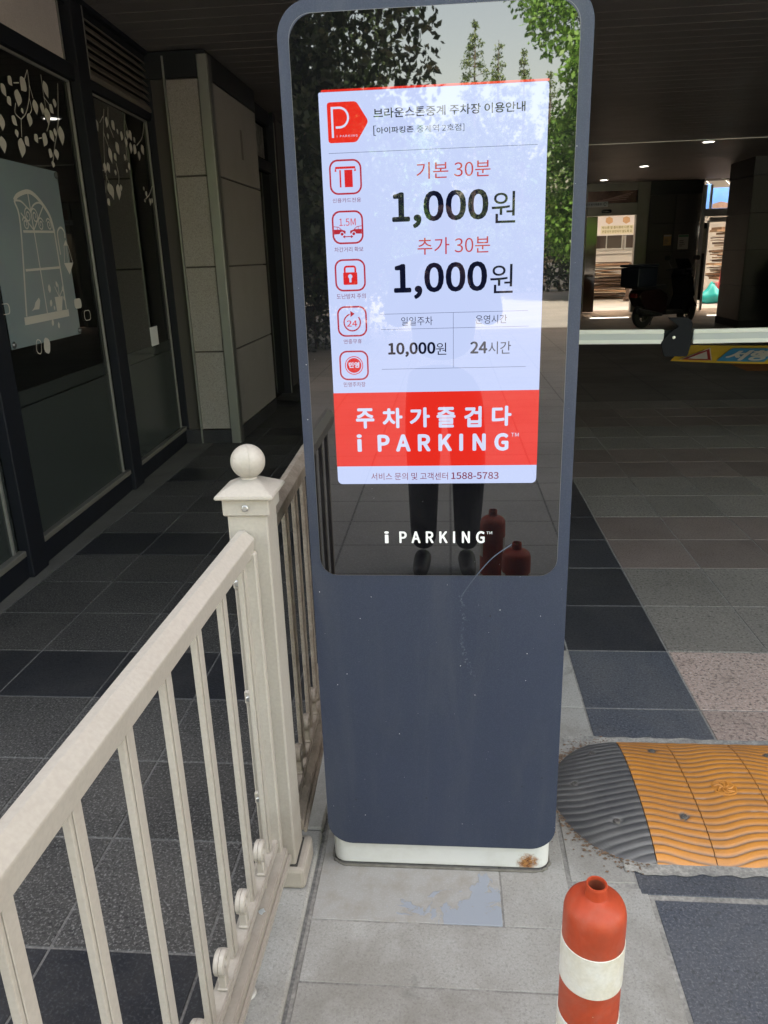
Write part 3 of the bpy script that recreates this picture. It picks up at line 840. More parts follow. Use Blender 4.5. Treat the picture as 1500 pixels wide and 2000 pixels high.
def glass_mat():
    m, t, b = newmat('black_glass')
    p = pos(t)
    b.inputs['IOR'].default_value = 1.9
    c = (0.004, 0.004, 0.005)
    v = N(t, 'TexVoronoi'); v.inputs['Scale'].default_value = 55
    L(t, p, v.inputs['Vector'])
    sc_ = N(t, 'SeparateColor'); L(t, v.outputs['Color'], sc_.inputs[0])
    lim = math_(t, 'MULTIPLY', math_(t, 'GREATER_THAN', sc_.outputs[0], 0.72), math_(t, 'MULTIPLY', sc_.outputs[1], 0.05))
    f = math_(t, 'LESS_THAN', v.outputs['Distance'], lim)
    sm = math_(t, 'MULTIPLY', ramp(t, noise(t, 4, 6, 0.7, p, 0.5), 0.5, 0.8), 0.02)
    c = mix(t, math_(t, 'ADD', math_(t, 'MULTIPLY', f, 0.5), sm), c, (0.4, 0.4, 0.4))
    L(t, c, b.inputs['Base Color'])
    b.inputs['Roughness'].default_value = 0.012
    bump(t, b, noise(t, 2.2, 2, 0.5, p), 0.02, 0.01)
    return m
M_bglass = glass_mat()
M_scr = emit('screen_white', srgb(199, 212, 250), 1.0, ior=1.6)
M_txt = {'navy': emit('screen_navy', (0.004, 0.006, 0.022), 1.0), 'slate': emit('screen_slate', (0.05, 0.06, 0.09), 1.0), 'rose': emit('screen_rose', srgb(196, 62, 74), 0.95),
         'maroon': emit('screen_maroon', srgb(140, 50, 78), 0.9), 'white': emit('screen_lettering_white', srgb(214, 222, 250), 1.0), 'red': emit('screen_red', srgb(222, 40, 44), 0.95),
         'band': emit('screen_red_band', srgb(238, 48, 36), 0.95), 'grey': emit('screen_rule_grey', srgb(120, 130, 160), 0.9), 'icon': emit('screen_icon_red', srgb(186, 44, 60), 0.95)}
KX, KY = -0.028, 1.600
K = thing('parking_kiosk', 'tall slate blue parking kiosk with a lit price screen', 'kiosk', (KX, KY, 0))
bm = prism(rrect(-0.284, 0.284, 0.080, 1.944, 0.062, 10), -0.022, 0.0, 0.004, 3)
obj('front_plate', bm, M_slate, K, 40)
obj('housing', prism(rrect(-0.272, 0.272, 0.10, 1.93, 0.055, 8), 0.0005, 0.11), plain('housing_grey', (0.06, 0.065, 0.08), 0.5), K, 40)
def base_mat():
    m, t, b = newmat('white_base_paint')
    p = pos(t)
    c = mix(t, math_(t, 'MULTIPLY', ramp(t, noise(t, 12, 5, 0.65, p), 0.5, 0.75), 0.4), (0.60, 0.60, 0.58), (0.44, 0.42, 0.38))
    sx = N(t, 'SeparateXYZ'); L(t, p, sx.inputs[0])
    low = ramp(t, math_(t, 'ADD', sx.outputs[2], math_(t, 'MULTIPLY', noise(t, 22, 5, 0.7, p), 0.03)), 0.012, 0.030, (1, 1, 1, 1), (0, 0, 0, 1))
    c = mix(t, math_(t, 'MULTIPLY', low, 0.6), c, (0.33, 0.30, 0.24))
    d = N(t, 'VectorMath', operation='DISTANCE'); L(t, p, d.inputs[0]); d.inputs[1].default_value = (0.193, 1.588, 0.026)
    f = ramp(t, math_(t, 'SUBTRACT', math_(t, 'ADD', d.outputs['Value'], math_(t, 'MULTIPLY', noise(t, 60, 5, 0.75, p), 0.055)), 0.0), 0.040, 0.058, (1, 1, 1, 1), (0, 0, 0, 1))
    rc = mix(t, ramp(t, noise(t, 110, 4, 0.7, p), 0.4, 0.62), (0.10, 0.030, 0.010), (0.42, 0.20, 0.06))
    c = mix(t, f, c, rc)
    L(t, c, b.inputs['Base Color'])
    L(t, math_(t, 'ADD', 0.35, math_(t, 'MULTIPLY', f, 0.5)), b.inputs['Roughness'])
    bump(t, b, f, 0.5, 0.002)
    return m
bm = bmesh.new()
o_ = rrect(-0.279, 0.277, -0.009, 0.125, 0.035, 8)
a_ = [bm.verts.new((x, y, 0.002)) for x, y in o_]; b__ = [bm.verts.new((x, y, 0.165)) for x, y in o_]
for k in range(len(o_)): bm.faces.new((a_[k], a_[(k + 1) % len(o_)], b__[(k + 1) % len(o_)], b__[k]))
bm.faces.new(b__); bm.faces.new(list(reversed(a_)))
bmesh.ops.recalc_face_normals(bm, faces=bm.faces)
bmesh.ops.bevel(bm, geom=[e for e in bm.edges if all(v.co.z < 0.01 for v in e.verts)], offset=0.008, segments=2, affect='EDGES')
bs_ = obj('base', bm, base_mat(), K, 40)
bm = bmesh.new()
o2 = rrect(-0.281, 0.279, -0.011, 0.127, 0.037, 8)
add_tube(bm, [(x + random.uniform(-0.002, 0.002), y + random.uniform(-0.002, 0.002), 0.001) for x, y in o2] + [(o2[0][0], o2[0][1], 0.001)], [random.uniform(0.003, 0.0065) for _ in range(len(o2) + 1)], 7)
obj('base_bead', bm, plain('grey_brown_bead', (0.15, 0.14, 0.12), 0.9, dirt=0.8, dscale=40), K, 60)  # uneven grey-brown bead running round the foot of the base
obj('lock_housing', box(0.273, 0.287, 0.012, 0.045, 0.605, 0.735, bevel=0.003), plain('dark_metal', (0.03, 0.03, 0.035), 0.4, 0.5), K)
gp = obj('glass_panel', prism(rrect(-0.2625, 0.2595, 0.824, 1.921, (0.040, 0.040, 0.048, 0.048), 10), -0.0232, -0.0215, 0.0006, 1), M_bglass, K)
bm = bmesh.new(); add_ringflat(bm, rrect(-0.2635, 0.2605, 0.823, 1.922, 0.0415, 10), rrect(-0.2625, 0.2595, 0.824, 1.921, 0.0405, 10), -0.0222)
obj('panel_edge', bm, plain('edge_line', (0.16, 0.16, 0.17), 0.4), gp)
yS = -0.0236
scr = obj('screen', flat(rrect(-0.2135, 0.2085, 1.0375, 1.7925, (0.010, 0.010, 0.006, 0.003), 6), yS), M_scr, K)
obj('red_edge_strip', flat([(-0.2085, 1.7928), (0.2085, 1.7928), (0.2085, 1.7965), (-0.2075, 1.7965)], yS - 0.0001), M_txt['band'], scr)
obj('red_band', flat([(-0.2138, 1.0768), (0.2088, 1.0768), (0.2088, 1.2345), (-0.2138, 1.2345)], yS - 0.0002), M_txt['band'], scr)
yT = yS - 0.0004
for (s, c, b, x0, z0, x1, z1) in TEXTS:
    if s == '민영': continue
    link('lettering', text_mesh(s, 0.05 if s == 'PARKING' else b, x0, z0, x1, z1, yT, M_txt[c], latin=1.22 if s == 'PARKING' else 1.15 if s == 'i PARKING' else None), scr)
bm = bmesh.new()
for (x0, z0, x1, z1) in LINES:
    add_stroke(bm, [(x0, (z0 + z1) / 2 if abs(z0 - z1) < 0.02 else z0), (x1, (z0 + z1) / 2 if abs(z0 - z1) < 0.02 else z1)], 0.0009, yT)
obj('ruled_line', bm, M_txt['grey'], scr)
# red pentagon emblem with the letter P
def round_poly(pts, r, n=4):
    out = []
    for i, p in enumerate(pts):
        p = Vector(p); a = Vector(pts[i - 1]); b = Vector(pts[(i + 1) % len(pts)])
        da, db_ = (a - p).normalized() * r, (b - p).normalized() * r
        for k in range(n + 1):
            s = k / n
            out.append(tuple((p + da) * (1 - s) ** 2 + p * 2 * s * (1 - s) + (p + db_) * s ** 2))
    return out
obj('emblem', flat(round_poly([(-0.1985, 1.7065), (-0.145, 1.7065), (-0.1215, 1.741), (-0.1435, 1.7755), (-0.1985, 1.7755)], 0.006), yS - 0.0002), M_txt['band'], scr)
bm = bmesh.new()
add_stroke(bm, [(-0.1895, 1.7155), (-0.1895, 1.7675)], 0.0040, yT)
add_stroke(bm, [(-0.1915, 1.7658)] + [(-0.176 + 0.0165 * math.cos(R(a)), 1.7493 + 0.0165 * math.sin(R(a))) for a in range(90, -91, -10)] + [(-0.1835, 1.7328)], 0.0038, yT - 0.00005)
obj('letter_mark', bm, M_txt['white'], scr)
# five round-cornered icons
def cx_rect(x0, x1, z0, z1): return [(x0, z0), (x1, z0), (x1, z1), (x0, z1)]
def poly(bm, pts, y): bm.faces.new([bm.verts.new((x, y, z)) for x, z in pts])
def arc(cx, cz, r_, a0, a1, n=20): return [(cx + r_ * math.cos(R(a0 + (a1 - a0) * k / n)), cz + r_ * math.sin(R(a0 + (a1 - a0) * k / n))) for k in range(n + 1)]
for i, (cx, cz, wd) in enumerate(ICONS):
    h = wd / 2
    bm = bmesh.new()
    add_ringflat(bm, rrect(cx - h, cx + h, cz - h, cz + h, 0.016, 6), rrect(cx - h + 0.0032, cx + h - 0.0032, cz - h + 0.0032, cz + h - 0.0032, 0.013, 6), yT)
    ic = obj('icon', bm, M_txt['icon'], scr)
    bm = bmesh.new(); y = yT - 0.0001
    if i == 0:      # card in a slot
        add_stroke(bm, [(cx - 0.0185, cz + 0.010), (cx - 0.0185, cz + 0.0165), (cx + 0.0185, cz + 0.0165), (cx + 0.0185, cz + 0.010)], 0.004, y)
        poly(bm, cx_rect(cx - 0.0115, cx - 0.0085, cz - 0.018, cz + 0.0125), y); poly(bm, cx_rect(cx - 0.002, cx + 0.0135, cz - 0.018, cz + 0.0125), y)
    elif i == 1:    # two cars nose to nose, arrow below
        cz -= 0.0058
        for s in (-1, 1):
            e = cx + s * 0.0272
            pts = [(e, cz - 0.0065), (cx + s * 0.0045, cz - 0.0055), (cx + s * 0.0045, cz - 0.0005), (cx + s * 0.013, cz + 0.0022), (e, cz + 0.0022)]
            poly(bm, pts if s < 0 else pts[::-1], y)
            add_stroke(bm, [(cx + s * 0.0125, cz + 0.002), (cx + s * 0.018, cz + 0.0066), (e, cz + 0.0078)], 0.0012, y)
            add_stroke(bm, [(cx + s * 0.0205, cz + 0.002), (cx + s * 0.0205, cz + 0.0072)], 0.0009, y)
        add_stroke(bm, [(cx - 0.007, cz - 0.0112), (cx + 0.007, cz - 0.0112)], 0.0018, y)
        for s in (-1, 1): poly(bm, [(cx + s * 0.0105, cz - 0.0112), (cx + s * 0.006, cz - 0.0082), (cx + s * 0.006, cz - 0.0142)][::-s], y)
        b2 = bmesh.new()
        for s in (-1, 1): poly(b2, arc(cx + s * 0.0115, cz - 0.0062, 0.0044, 0, 342, 19), y - 0.0001)
        obj('wheel_gap', b2, M_scr, scr)
        for s in (-1, 1): poly(bm, arc(cx + s * 0.0115, cz - 0.0062, 0.0028, 0, 342, 19), y - 0.0002)
    elif i == 2:    # padlock with a key hole
        poly(bm, rrect(cx - 0.014, cx + 0.014, cz - 0.018, cz + 0.0055, 0.002, 3), y)
        add_stroke(bm, [(cx - 0.0105, cz + 0.005), (cx - 0.0105, cz + 0.011)] + arc(cx - 0.0065, cz + 0.0125, 0.004, 180, 90, 6) + arc(cx + 0.0065, cz + 0.0125, 0.004, 90, 0, 6) + [(cx + 0.0105, cz + 0.005)], 0.0036, y)
        b2 = bmesh.new(); poly(b2, arc(cx, cz - 0.0022, 0.0042, 0, 342, 19), y - 0.0001); add_stroke(b2, [(cx, cz - 0.004), (cx, cz - 0.0135)], 0.0042, y - 0.0001)
        obj('key_hole', b2, M_scr, scr)
    elif i == 3:    # round arrow
        add_stroke(bm, arc(cx, cz - 0.002, 0.0165, 105, 398, 40), 0.0026, y)
        poly(bm, [(cx - 0.003, cz + 0.0205), (cx - 0.003, cz + 0.0085), (cx + 0.0055, cz + 0.0150)], y)
    else:           # solid disc in a ring
        poly(bm, arc(cx, cz, 0.0150, 0, 352.5, 47), y)
        add_ringflat(bm, arc(cx, cz, 0.0188, 0, 360, 48), arc(cx, cz, 0.0172, 0, 360, 48), y)
    bmesh.ops.recalc_face_normals(bm, faces=bm.faces)
    for f in bm.faces:
        f.normal_update()
        if f.normal.y > 0: f.normal_flip()
    obj('pictogram', bm, M_txt['icon'] if i in (1, 3) else M_txt['red'], ic)
# the badge numbers sit in front of the discs
for (s, c, b, x0, z0, x1, z1) in TEXTS:
    if s == '민영': link('lettering', text_mesh(s, 2, x0, z0, x1, z1, yT - 0.0004, M_txt['white']), scr)
# white printed word below the screen
M_print = plain('white_print', (0.82, 0.82, 0.82), 0.05, ior=1.6)
for (s, x0, z0, x1, z1) in LOGO:
    link('lettering', text_mesh(s, 0.035 if s != 'TM' else 0.0, x0, z0, x1, z1, -0.0238, M_print, latin=1.25 if s == 'PARKING' else None), gp)
# scuff running down the lower plate
M_scuff = plain('chalky_scuff', (0.085, 0.10, 0.13), 0.7, dirt=0.9, dscale=60, dcol=(0.035, 0.045, 0.075))
bm = bmesh.new()
for (x, y_, z, w_) in ((0.161, 0, 0.899, 0.0016),):
    add_stroke(bm, smooth_line(SCRATCH[:4], 8), 0.0026, -0.0240)
bs2 = smooth_line(SCRATCH[3:], 8)
for k in range(len(bs2) - 1):
    for q in range(3):
        p = bs2[k] + (bs2[k + 1] - bs2[k]) * random.random() + Vector((random.gauss(0, 0.0028), random.gauss(0, 0.004)))
        s_ = random.uniform(0.0006, 0.0022)
        poly(bm, [(p.x + s_ * math.cos(a) * random.uniform(0.5, 1.4), p.y + s_ * 1.5 * math.sin(a) * random.uniform(0.5, 1.4)) for a in (0.2, 1.3, 2.6, 3.8, 5.2)], -0.0224)
for f in bm.faces:
    f.normal_update()
    if f.normal.y > 0: f.normal_flip()
obj('scuff_mark', bm, M_scuff, K)

# ================================================================== METAL FENCE with ball-topped post
M_fence = plain('cream_fence_paint', (0.385, 0.355, 0.312), 0.42, dirt=0.22, dscale=7, dcol=(0.27, 0.235, 0.19), fine=0.04, fscale=140, bmp=0.15, bscale=160)
M_fenced = plain('weathered_fence_paint', (0.28, 0.24, 0.195), 0.55, dirt=0.8, dscale=16, dcol=(0.17, 0.13, 0.10), fine=0.12, fscale=140, bmp=0.35, bscale=160)
def low_grime(m):
    t = m.node_tree; b = t.nodes['Principled BSDF']
    src = b.inputs['Base Color'].links[0].from_socket
    p = pos(t); sx = N(t, 'SeparateXYZ'); L(t, p, sx.inputs[0])
    h = math_(t, 'SUBTRACT', math_(t, 'ADD', math_(t, 'MULTIPLY', noise(t, 14, 5, 0.7, p), 0.26), 0.16), sx.outputs[2])
    f = ramp(t, h, 0.0, 0.16)
    c = mix(t, math_(t, 'MULTIPLY', f, 0.38), src, (0.17, 0.135, 0.10))
    v = ramp(t, noise(t, 55, 4, 0.7, p), 0.70, 0.76)
    c = mix(t, math_(t, 'MULTIPLY', v, 0.6), c, (0.13, 0.085, 0.055))
    L(t, c, b.inputs['Base Color'])
low_grime(M_fence); low_grime(M_fenced)
M_bolt = plain('galvanised_bolt', (0.45, 0.45, 0.44), 0.4, 0.85)
FX, FY, KZ = -0.4275, 1.545, 0.014
F = thing('metal_fence', 'cream painted metal fence with a ball topped post left of the kiosk', 'fence', (FX, FY, 0))
post = obj('post', box(-0.043, 0.043, -0.045, 0.045, KZ, 1.01, bevel=0.004, seg=2), M_fence, F)
obj('post_cap', box(-0.050, 0.050, -0.052, 0.052, 0.992, 1.030, bevel=0.003), M_fence, post)
bm = bmesh.new()
v0 = [bm.verts.new((x, y, 1.031)) for x, y in ((-0.062, -0.064), (0.062, -0.064), (0.062, 0.064), (-0.062, 0.064))]
v1 = [bm.verts.new((x, y, 1.038)) for x, y in ((-0.062, -0.064), (0.062, -0.064), (0.062, 0.064), (-0.062, 0.064))]
v2 = [bm.verts.new((x, y, 1.062)) for x, y in ((-0.018, -0.018), (0.018, -0.018), (0.018, 0.018), (-0.018, 0.018))]
bm.faces.new(list(reversed(v0))); bm.faces.new(v2)
for A_, B_ in ((v0, v1), (v1, v2)):
    for k in range(4): bm.faces.new((A_[k], A_[(k + 1) % 4], B_[(k + 1) % 4], B_[k]))
bmesh.ops.bevel(bm, geom=list(bm.edges), offset=0.0018, segments=2, affect='EDGES')
obj('cap_plate', bm, M_fence, post, 30)
bm = bmesh.new()
pr = [(0, 1.060), (0.018, 1.060), (0.016, 1.066)] + [(0.0365 * math.cos(R(a)), 1.0985 + 0.0365 * math.sin(R(a))) for a in range(-62, 90, 8)] + [(0, 1.135)]
add_lathe(bm, pr, 36)
add_tube(bm, [(0.0366 * math.sin(R(a)) * 0.35, -0.0366 * math.sin(R(a)) * 0.937, 1.0985 + 0.0366 * math.cos(R(a))) for a in range(0, 151, 6)], 0.0009, 6)
obj('ball_finial', bm, M_fence, post, 50)
bt = finish(lathe([(0, 0), (0.006, 0), (0.0075, 0.001), (0.0075, 0.003), (0.005, 0.005), (0, 0.005)], 12), 'bolt', M_bolt)
link('bolt', bt, post, (0.0, -0.052, 1.011), (R(90), 0, 0))
sh = obj('post_shoe', box(-0.066, 0.066, -0.060, 0.066, KZ, 0.075, bevel=0.010, seg=2), M_fence, post)
obj('post_collar', box(-0.047, 0.047, -0.049, 0.049, 0.0755, 0.079), plain('dark_gap', (0.03, 0.028, 0.025), 0.8), post)

def panel(sgn, y0, y1, x0, x1, m, balys, ringys):
    """one fence bay from the post outward; sgn -1 toward the viewer"""
    def P_(y, dx, z):
        s = (y - y0) / (y1 - y0)
        return Vector((x0 + (x1 - x0) * s + dx - FX, y - FY, z))
    def bar(name, dx0, dx1, z0, z1, bev=0.003, ya=y0, yb=y1):
        bm = bmesh.new()
        vs = [bm.verts.new(P_(y, dx, z)) for y in (ya, yb) for dx in (dx0, dx1) for z in (z0, z1)]
        for f in ((0, 1, 3, 2), (4, 6, 7, 5), (0, 4, 5, 1), (2, 3, 7, 6), (0, 2, 6, 4), (1, 5, 7, 3)): bm.faces.new([vs[i] for i in f])
        bmesh.ops.recalc_face_normals(bm, faces=bm.faces)
        bmesh.ops.bevel(bm, geom=list(bm.edges), offset=bev, segments=2, affect='EDGES')
        return obj(name, bm, m, F)
    # hand rail: a faceted top on a narrower web
    bm = bmesh.new()
    prof = [(-0.0175, 0.952), (-0.0155, 0.959), (-0.001, 0.960), (0.0185, 0.943), (0.0188, 0.939), (0.0135, 0.903), (-0.0135, 0.903), (-0.0175, 0.938)]
    if sgn > 0: prof = [(x, z + 0.010) for x, z in prof]
    ra = [bm.verts.new(P_(y0, x, z)) for x, z in prof]; rb = [bm.verts.new(P_(y1, x, z)) for x, z in prof]
    for k in range(len(prof)): bm.faces.new((ra[k], ra[(k + 1) % len(prof)], rb[(k + 1) % len(prof)], rb[k]))
    bm.faces.new(ra); bm.faces.new(list(reversed(rb)))
    bmesh.ops.recalc_face_normals(bm, faces=bm.faces)
    bmesh.ops.bevel(bm, geom=list(bm.edges), offset=0.0008, segments=1, affect='EDGES')
    obj('top_rail', bm, m, F)
    bar('bottom_rail', -0.016, 0.016, 0.150, 0.172)
    bar('bottom_rail', -0.002, 0.032, 0.100, 0.134)
    bar('rail_flange', 0.0325, 0.040, 0.096, 0.112, 0.001)
    for y in balys:
        bm = bmesh.new()
        c = P_(y, 0, 0)
        add_box(bm, c.x - 0.0060, c.x + 0.0050, c.y - 0.0135, c.y + 0.0135, 0.160, 0.915, bevel=0.0015, seg=2)
        add_box(bm, c.x + 0.0052, c.x + 0.0075, c.y - 0.0075, c.y + 0.0135, 0.1735, 0.902, bevel=0.0008)
        obj('baluster', bm, m, F)
    for y in ringys:
        c = P_(y, 0.004, 0.235)
        Mx = Matrix.Translation(c) @ Matrix.Rotation(R(90), 4, 'Y') @ Matrix.Scale(0.84, 4)
        bm = bmesh.new()
        add_lathe(bm, [(0.012, -0.010), (0.024, -0.013), (0.0285, -0.010), (0.0295, -0.001), (0.0275, 0.0), (0.0295, 0.001), (0.0285, 0.010), (0.024, 0.013), (0.012, 0.010), (0.010, 0.0), (0.012, -0.010)], 28, Mx)
        add_box(bm, c.x - 0.008, c.x + 0.008, c.y - 0.009, c.y + 0.009, 0.12, 0.213, bevel=0.002)
        obj('scroll_ring', bm, m, F, 40)
        bm = bmesh.new(); add_box(bm, c.x - 0.0105, c.x + 0.0105, c.y - 0.012, c.y + 0.012, 0.1735, 0.180, bevel=0.002)
        obj('scroll_foot', bm, m, F)
panel(-1, 1.498, 0.30, -0.4335, -0.458, M_fence, [1.445, 1.302, 1.157, 1.012, 0.866, 0.715, 0.570, 0.425], [1.372, 1.228, 1.083, 0.938, 0.79, 0.643])
panel(1, 1.592, 3.35, -0.412, -0.462, M_fenced, [1.665 + 0.143 * k for k in range(12)], [1.735 + 0.143 * k for k in range(11)])
# flat stiles bolted to the post, with lugs
obj('stile', box(-0.018, 0.016, -0.068, -0.048, 0.10, 0.915, bevel=0.003), M_fence, F)
obj('stile', box(-0.004, 0.028, 0.050, 0.068, 0.10, 0.915, bevel=0.003), M_fenced, F)
for z in (0.845, 0.56, 0.285):
    bm = bmesh.new(); add_box(bm, -0.040, -0.0185, -0.062, -0.050, z - 0.018, z + 0.018, bevel=0.004)
    lg = obj('fixing_lug', bm, M_fence, F); link('bolt', bt, lg, (-0.029, -0.062, z), (R(90), 0, 0))
# galvanised stub legs under the lower rail, paint worn off near the ground
M_stub = plain('worn_stub', (0.40, 0.37, 0.33), 0.6, dirt=1.0, dscale=40, dcol=(0.62, 0.62, 0.60))
for y in (1.20, 0.55):
    obj('stub_leg', tube([(-0.437 - FX, y - FY, KZ), (-0.437 - FX, y - FY, 0.100)], 0.012, 16), M_stub, F, 40)
    obj('stub_flange', lathe([(0, KZ), (0.020, KZ), (0.017, KZ + 0.003), (0, KZ + 0.003)], 16, Matrix.Translation((-0.437 - FX, y - FY, 0))), M_stub, F, 40)
for (y, x, z) in ((1.30, -0.419, 0.1345), (1.16, -0.44, 0.1725), (1.02, -0.419, 0.1345)):
    bm = bmesh.new(); o = [(0.007 * math.cos(a) * random.uniform(0.5, 1.4), 0.010 * math.sin(a) * random.uniform(0.6, 1.3)) for a in np.arange(0, 6.28, 0.6)]
    bm.faces.new([bm.verts.new((x - FX + a, y - FY + b, z)) for a, b in o])
    obj('paint_chip', bm, plain('bare_zinc', (0.55, 0.60, 0.62), 0.4, 0.6), F)

# ================================================================== SPEED BUMP
def rubber(name, col, groove, wear):
    m, t, b = newmat(name)
    p = pos(t)
    at = N(t, 'Attribute'); at.attribute_name = 'groove'
    c = mix(t, math_(t, 'MULTIPLY', ramp(t, noise(t, 6, 5, 0.65, p), 0.38, 0.70), 0.65), col, wear)
    c = mix(t, math_(t, 'MULTIPLY', ramp(t, noise(t, 260, 3, 0.6, p), 0.45, 0.7), 0.15), c, tuple(x * 0.5 for x in col))
    grime = ramp(t, noise(t, 2.6, 6, 0.7, p, 0.8), 0.50, 0.74)
    c = mix(t, math_(t, 'MULTIPLY', grime, 0.5), c, tuple(x * 0.35 + 0.02 for x in col))
    g = math_(t, 'MULTIPLY', at.outputs['Fac'], math_(t, 'ADD', 0.72, math_(t, 'MULTIPLY', noise(t, 12, 3, 0.6, p), 0.5)))
    c = mix(t, g, c, groove)
    L(t, c, b.inputs['Base Color'])
    b.inputs['Roughness'].default_value = 0.42
    b.inputs['Specular IOR Level'].default_value = 0.5
    bump(t, b, noise(t, 300, 3, 0.6, p), 0.12, 0.001)
    return m
M_yel = rubber('yellow_rubber', (0.50, 0.205, 0.032), (0.13, 0.105, 0.088), (0.33, 0.145, 0.045))
M_blk = rubber('black_rubber', (0.050, 0.051, 0.056), (0.15, 0.148, 0.142), (0.105, 0.103, 0.098))
BY0, BY1, BH = 1.622, 2.150, 0.043
S = thing('speed_bump', 'yellow and black wavy rubber speed bump across the driveway entrance', 'speed bump', (0.525, (BY0 + BY1) / 2, 0))
def crown(v): return BH * max(0.0, 1 - abs(v) ** 2.3) ** 0.72
def wave(x, y):
    q = y - 0.0145 * math.sin((x + 0.07) * 2 * math.pi / 0.305) - 0.0015 * math.sin((x) * 2 * math.pi / 0.12 + 1)
    f = (q / 0.0235) % 1.0
    d = abs(f - 0.5) * 2            # 0 at groove centre
    return max(0.0, 1 - d / 0.42)
hb = (BY1 - BY0) / 2
def bump_grid(name, xs, ys_of, hfun, m, bolts=()):
    bm = bmesh.new()
    ly = bm.verts.layers.float.new('groove')
    rows = []
    for x in xs:
        row = []
        for y in ys_of(x):
            g = wave(x, y)
            for (bx, by) in bolts:
                d = math.hypot(x - bx, y - by)
                if d < 0.013: g = max(g, 1.0)
            h = hfun(x, y)
            v = bm.verts.new((x, y, max(-0.003, h - 0.0035 * (g ** 0.7) * min(1, h / 0.012))))
            v[ly] = g
            row.append(v)
        rows.append(row)
    for a, b in zip(rows, rows[1:]):
        for k in range(len(a) - 1): bm.faces.new((a[k], b[k], b[k + 1], a[k + 1]))
    for row, fl in ((rows[0], True), (rows[-1], False)):   # end skirts
        low = [bm.verts.new((v.co.x, v.co.y, -0.004)) for v in row]
        for k in range(len(row) - 1):
            q = (row[k], row[k + 1], low[k + 1], low[k])
            bm.faces.new(q if fl else tuple(reversed(q)))
    bmesh.ops.recalc_face_normals(bm, faces=bm.faces)
    return obj(name, bm, m, S, 60)
ysu = [hb * math.sin(R(-90 + 180 * k / 150)) * 0.5 + (-hb + 2 * hb * k / 150) * 0.5 for k in range(151)]
M_bump_bolt = plain('dull_bolt', (0.17, 0.16, 0.15), 0.5, 0.6, dirt=0.6, dscale=60)
def bump_bolt(par, x, y, h):
    bm = bmesh.new()
    add_lathe(bm, [(0, 0.001), (0.0085, 0.001), (0.0095, 0.003), (0.0085, 0.0055), (0.004, 0.0065), (0.0035, 0.004), (0, 0.004)], 14, Matrix.Translation((x, y, h - 0.006)))
    obj('bolt', bm, M_bump_bolt, par, 40)
XJ = [0.0, 0.150, 0.342, 0.536, 0.73, 0.924, 1.118, 1.312]
BOLT = {0: [(0.093, 0.186), (0.104, -0.118)], 2: [(0.43, 0.17), (0.44, -0.13)], 4: [(0.83, 0.17), (0.83, -0.13)]}
for k, (a, b) in enumerate(zip(XJ, XJ[1:])):
    n_ = max(8, int((b - a) / 0.0055))
    xs = [a + 0.0012 + (b - a - 0.0024) * i / n_ for i in range(n_ + 1)]
    bl = BOLT.get(k, [])
    md = bump_grid('bump_module', xs, lambda x: ysu, lambda x, y: crown(y / hb), M_yel, bl)
    for (x, y) in bl: bump_bolt(md, x, y, crown(y / hb))
    if k in (1, 5):
        cx, cy = (0.247 if k == 1 else a + 0.1), 0.0
        h = crown(0)
        bm = bmesh.new()
        add_lathe(bm, [(0.036, h - 0.006), (0.035, h - 0.0005), (0.031, h + 0.0008), (0.028, h - 0.001), (0, h - 0.001)], 32, Matrix.Translation((cx, cy, 0)))
        for q in range(7):
            a0 = q * 2 * math.pi / 7
            pts = [(cx + r_ * math.cos(a0 + r_ * 42), cy + r_ * math.sin(a0 + r_ * 42), h + 0.0003) for r_ in (0.004, 0.010, 0.016, 0.022, 0.028)]
            add_tube(bm, pts, [0.0008, 0.0022, 0.0030, 0.0026, 0.001], 6)
        obj('swirl_emblem', bm, M_yel, md, 40)
# black half-round end
RX = 0.232
def cap_h(x, y):
    e = (x / RX) ** 2 + (y / hb) ** 2
    return BH * max(0.0, 1 - e ** 1.25) ** 0.8
def cap_y(x):
    s = math.sqrt(max(0.0, 1 - (x / RX) ** 2)); return [v * s for v in ysu]
xs = [-RX * math.sin(R(90 * i / 44)) for i in range(44, -1, -1)]
xs = [x - 0.0012 for x in xs]; xs[0] = -RX + 0.0002
cb = [(-0.091, 0.172), (-0.166, 0.02), (-0.078, -0.137)]
ec = bump_grid('end_cap', xs, cap_y, cap_h, M_blk, cb)
for (x, y) in cb: bump_bolt(ec, x, y, cap_h(x, y))

# grit and dry leaf scraps caught along the black end
bm = bmesh.new()
for k in range(420):
    a = random.uniform(R(95), R(265)); q = random.uniform(1.0, 1.0 + random.expovariate(9))
    x, y = 0.525 + RX * q * math.cos(a), (BY0 + BY1) / 2 + hb * q * math.sin(a)
    if x < 0.262 and y < 1.75: continue
    s_ = random.uniform(0.0012, 0.0045); ph_ = random.uniform(0, 6.28)
    v = [bm.verts.new((x + s_ * math.cos(ph_ + k_ * 1.57) * (1.6 if k_ % 2 else 0.8), y + s_ * math.sin(ph_ + k_ * 1.57), 0.0022 + random.uniform(0, 0.002))) for k_ in range(4)]
    bm.faces.new(v)
tag(obj('leaf_litter', bm, plain('dry_scraps', (0.16, 0.10, 0.06), 0.9, dirt=0.8, dscale=60, dcol=(0.06, 0.05, 0.04))), kind='stuff')

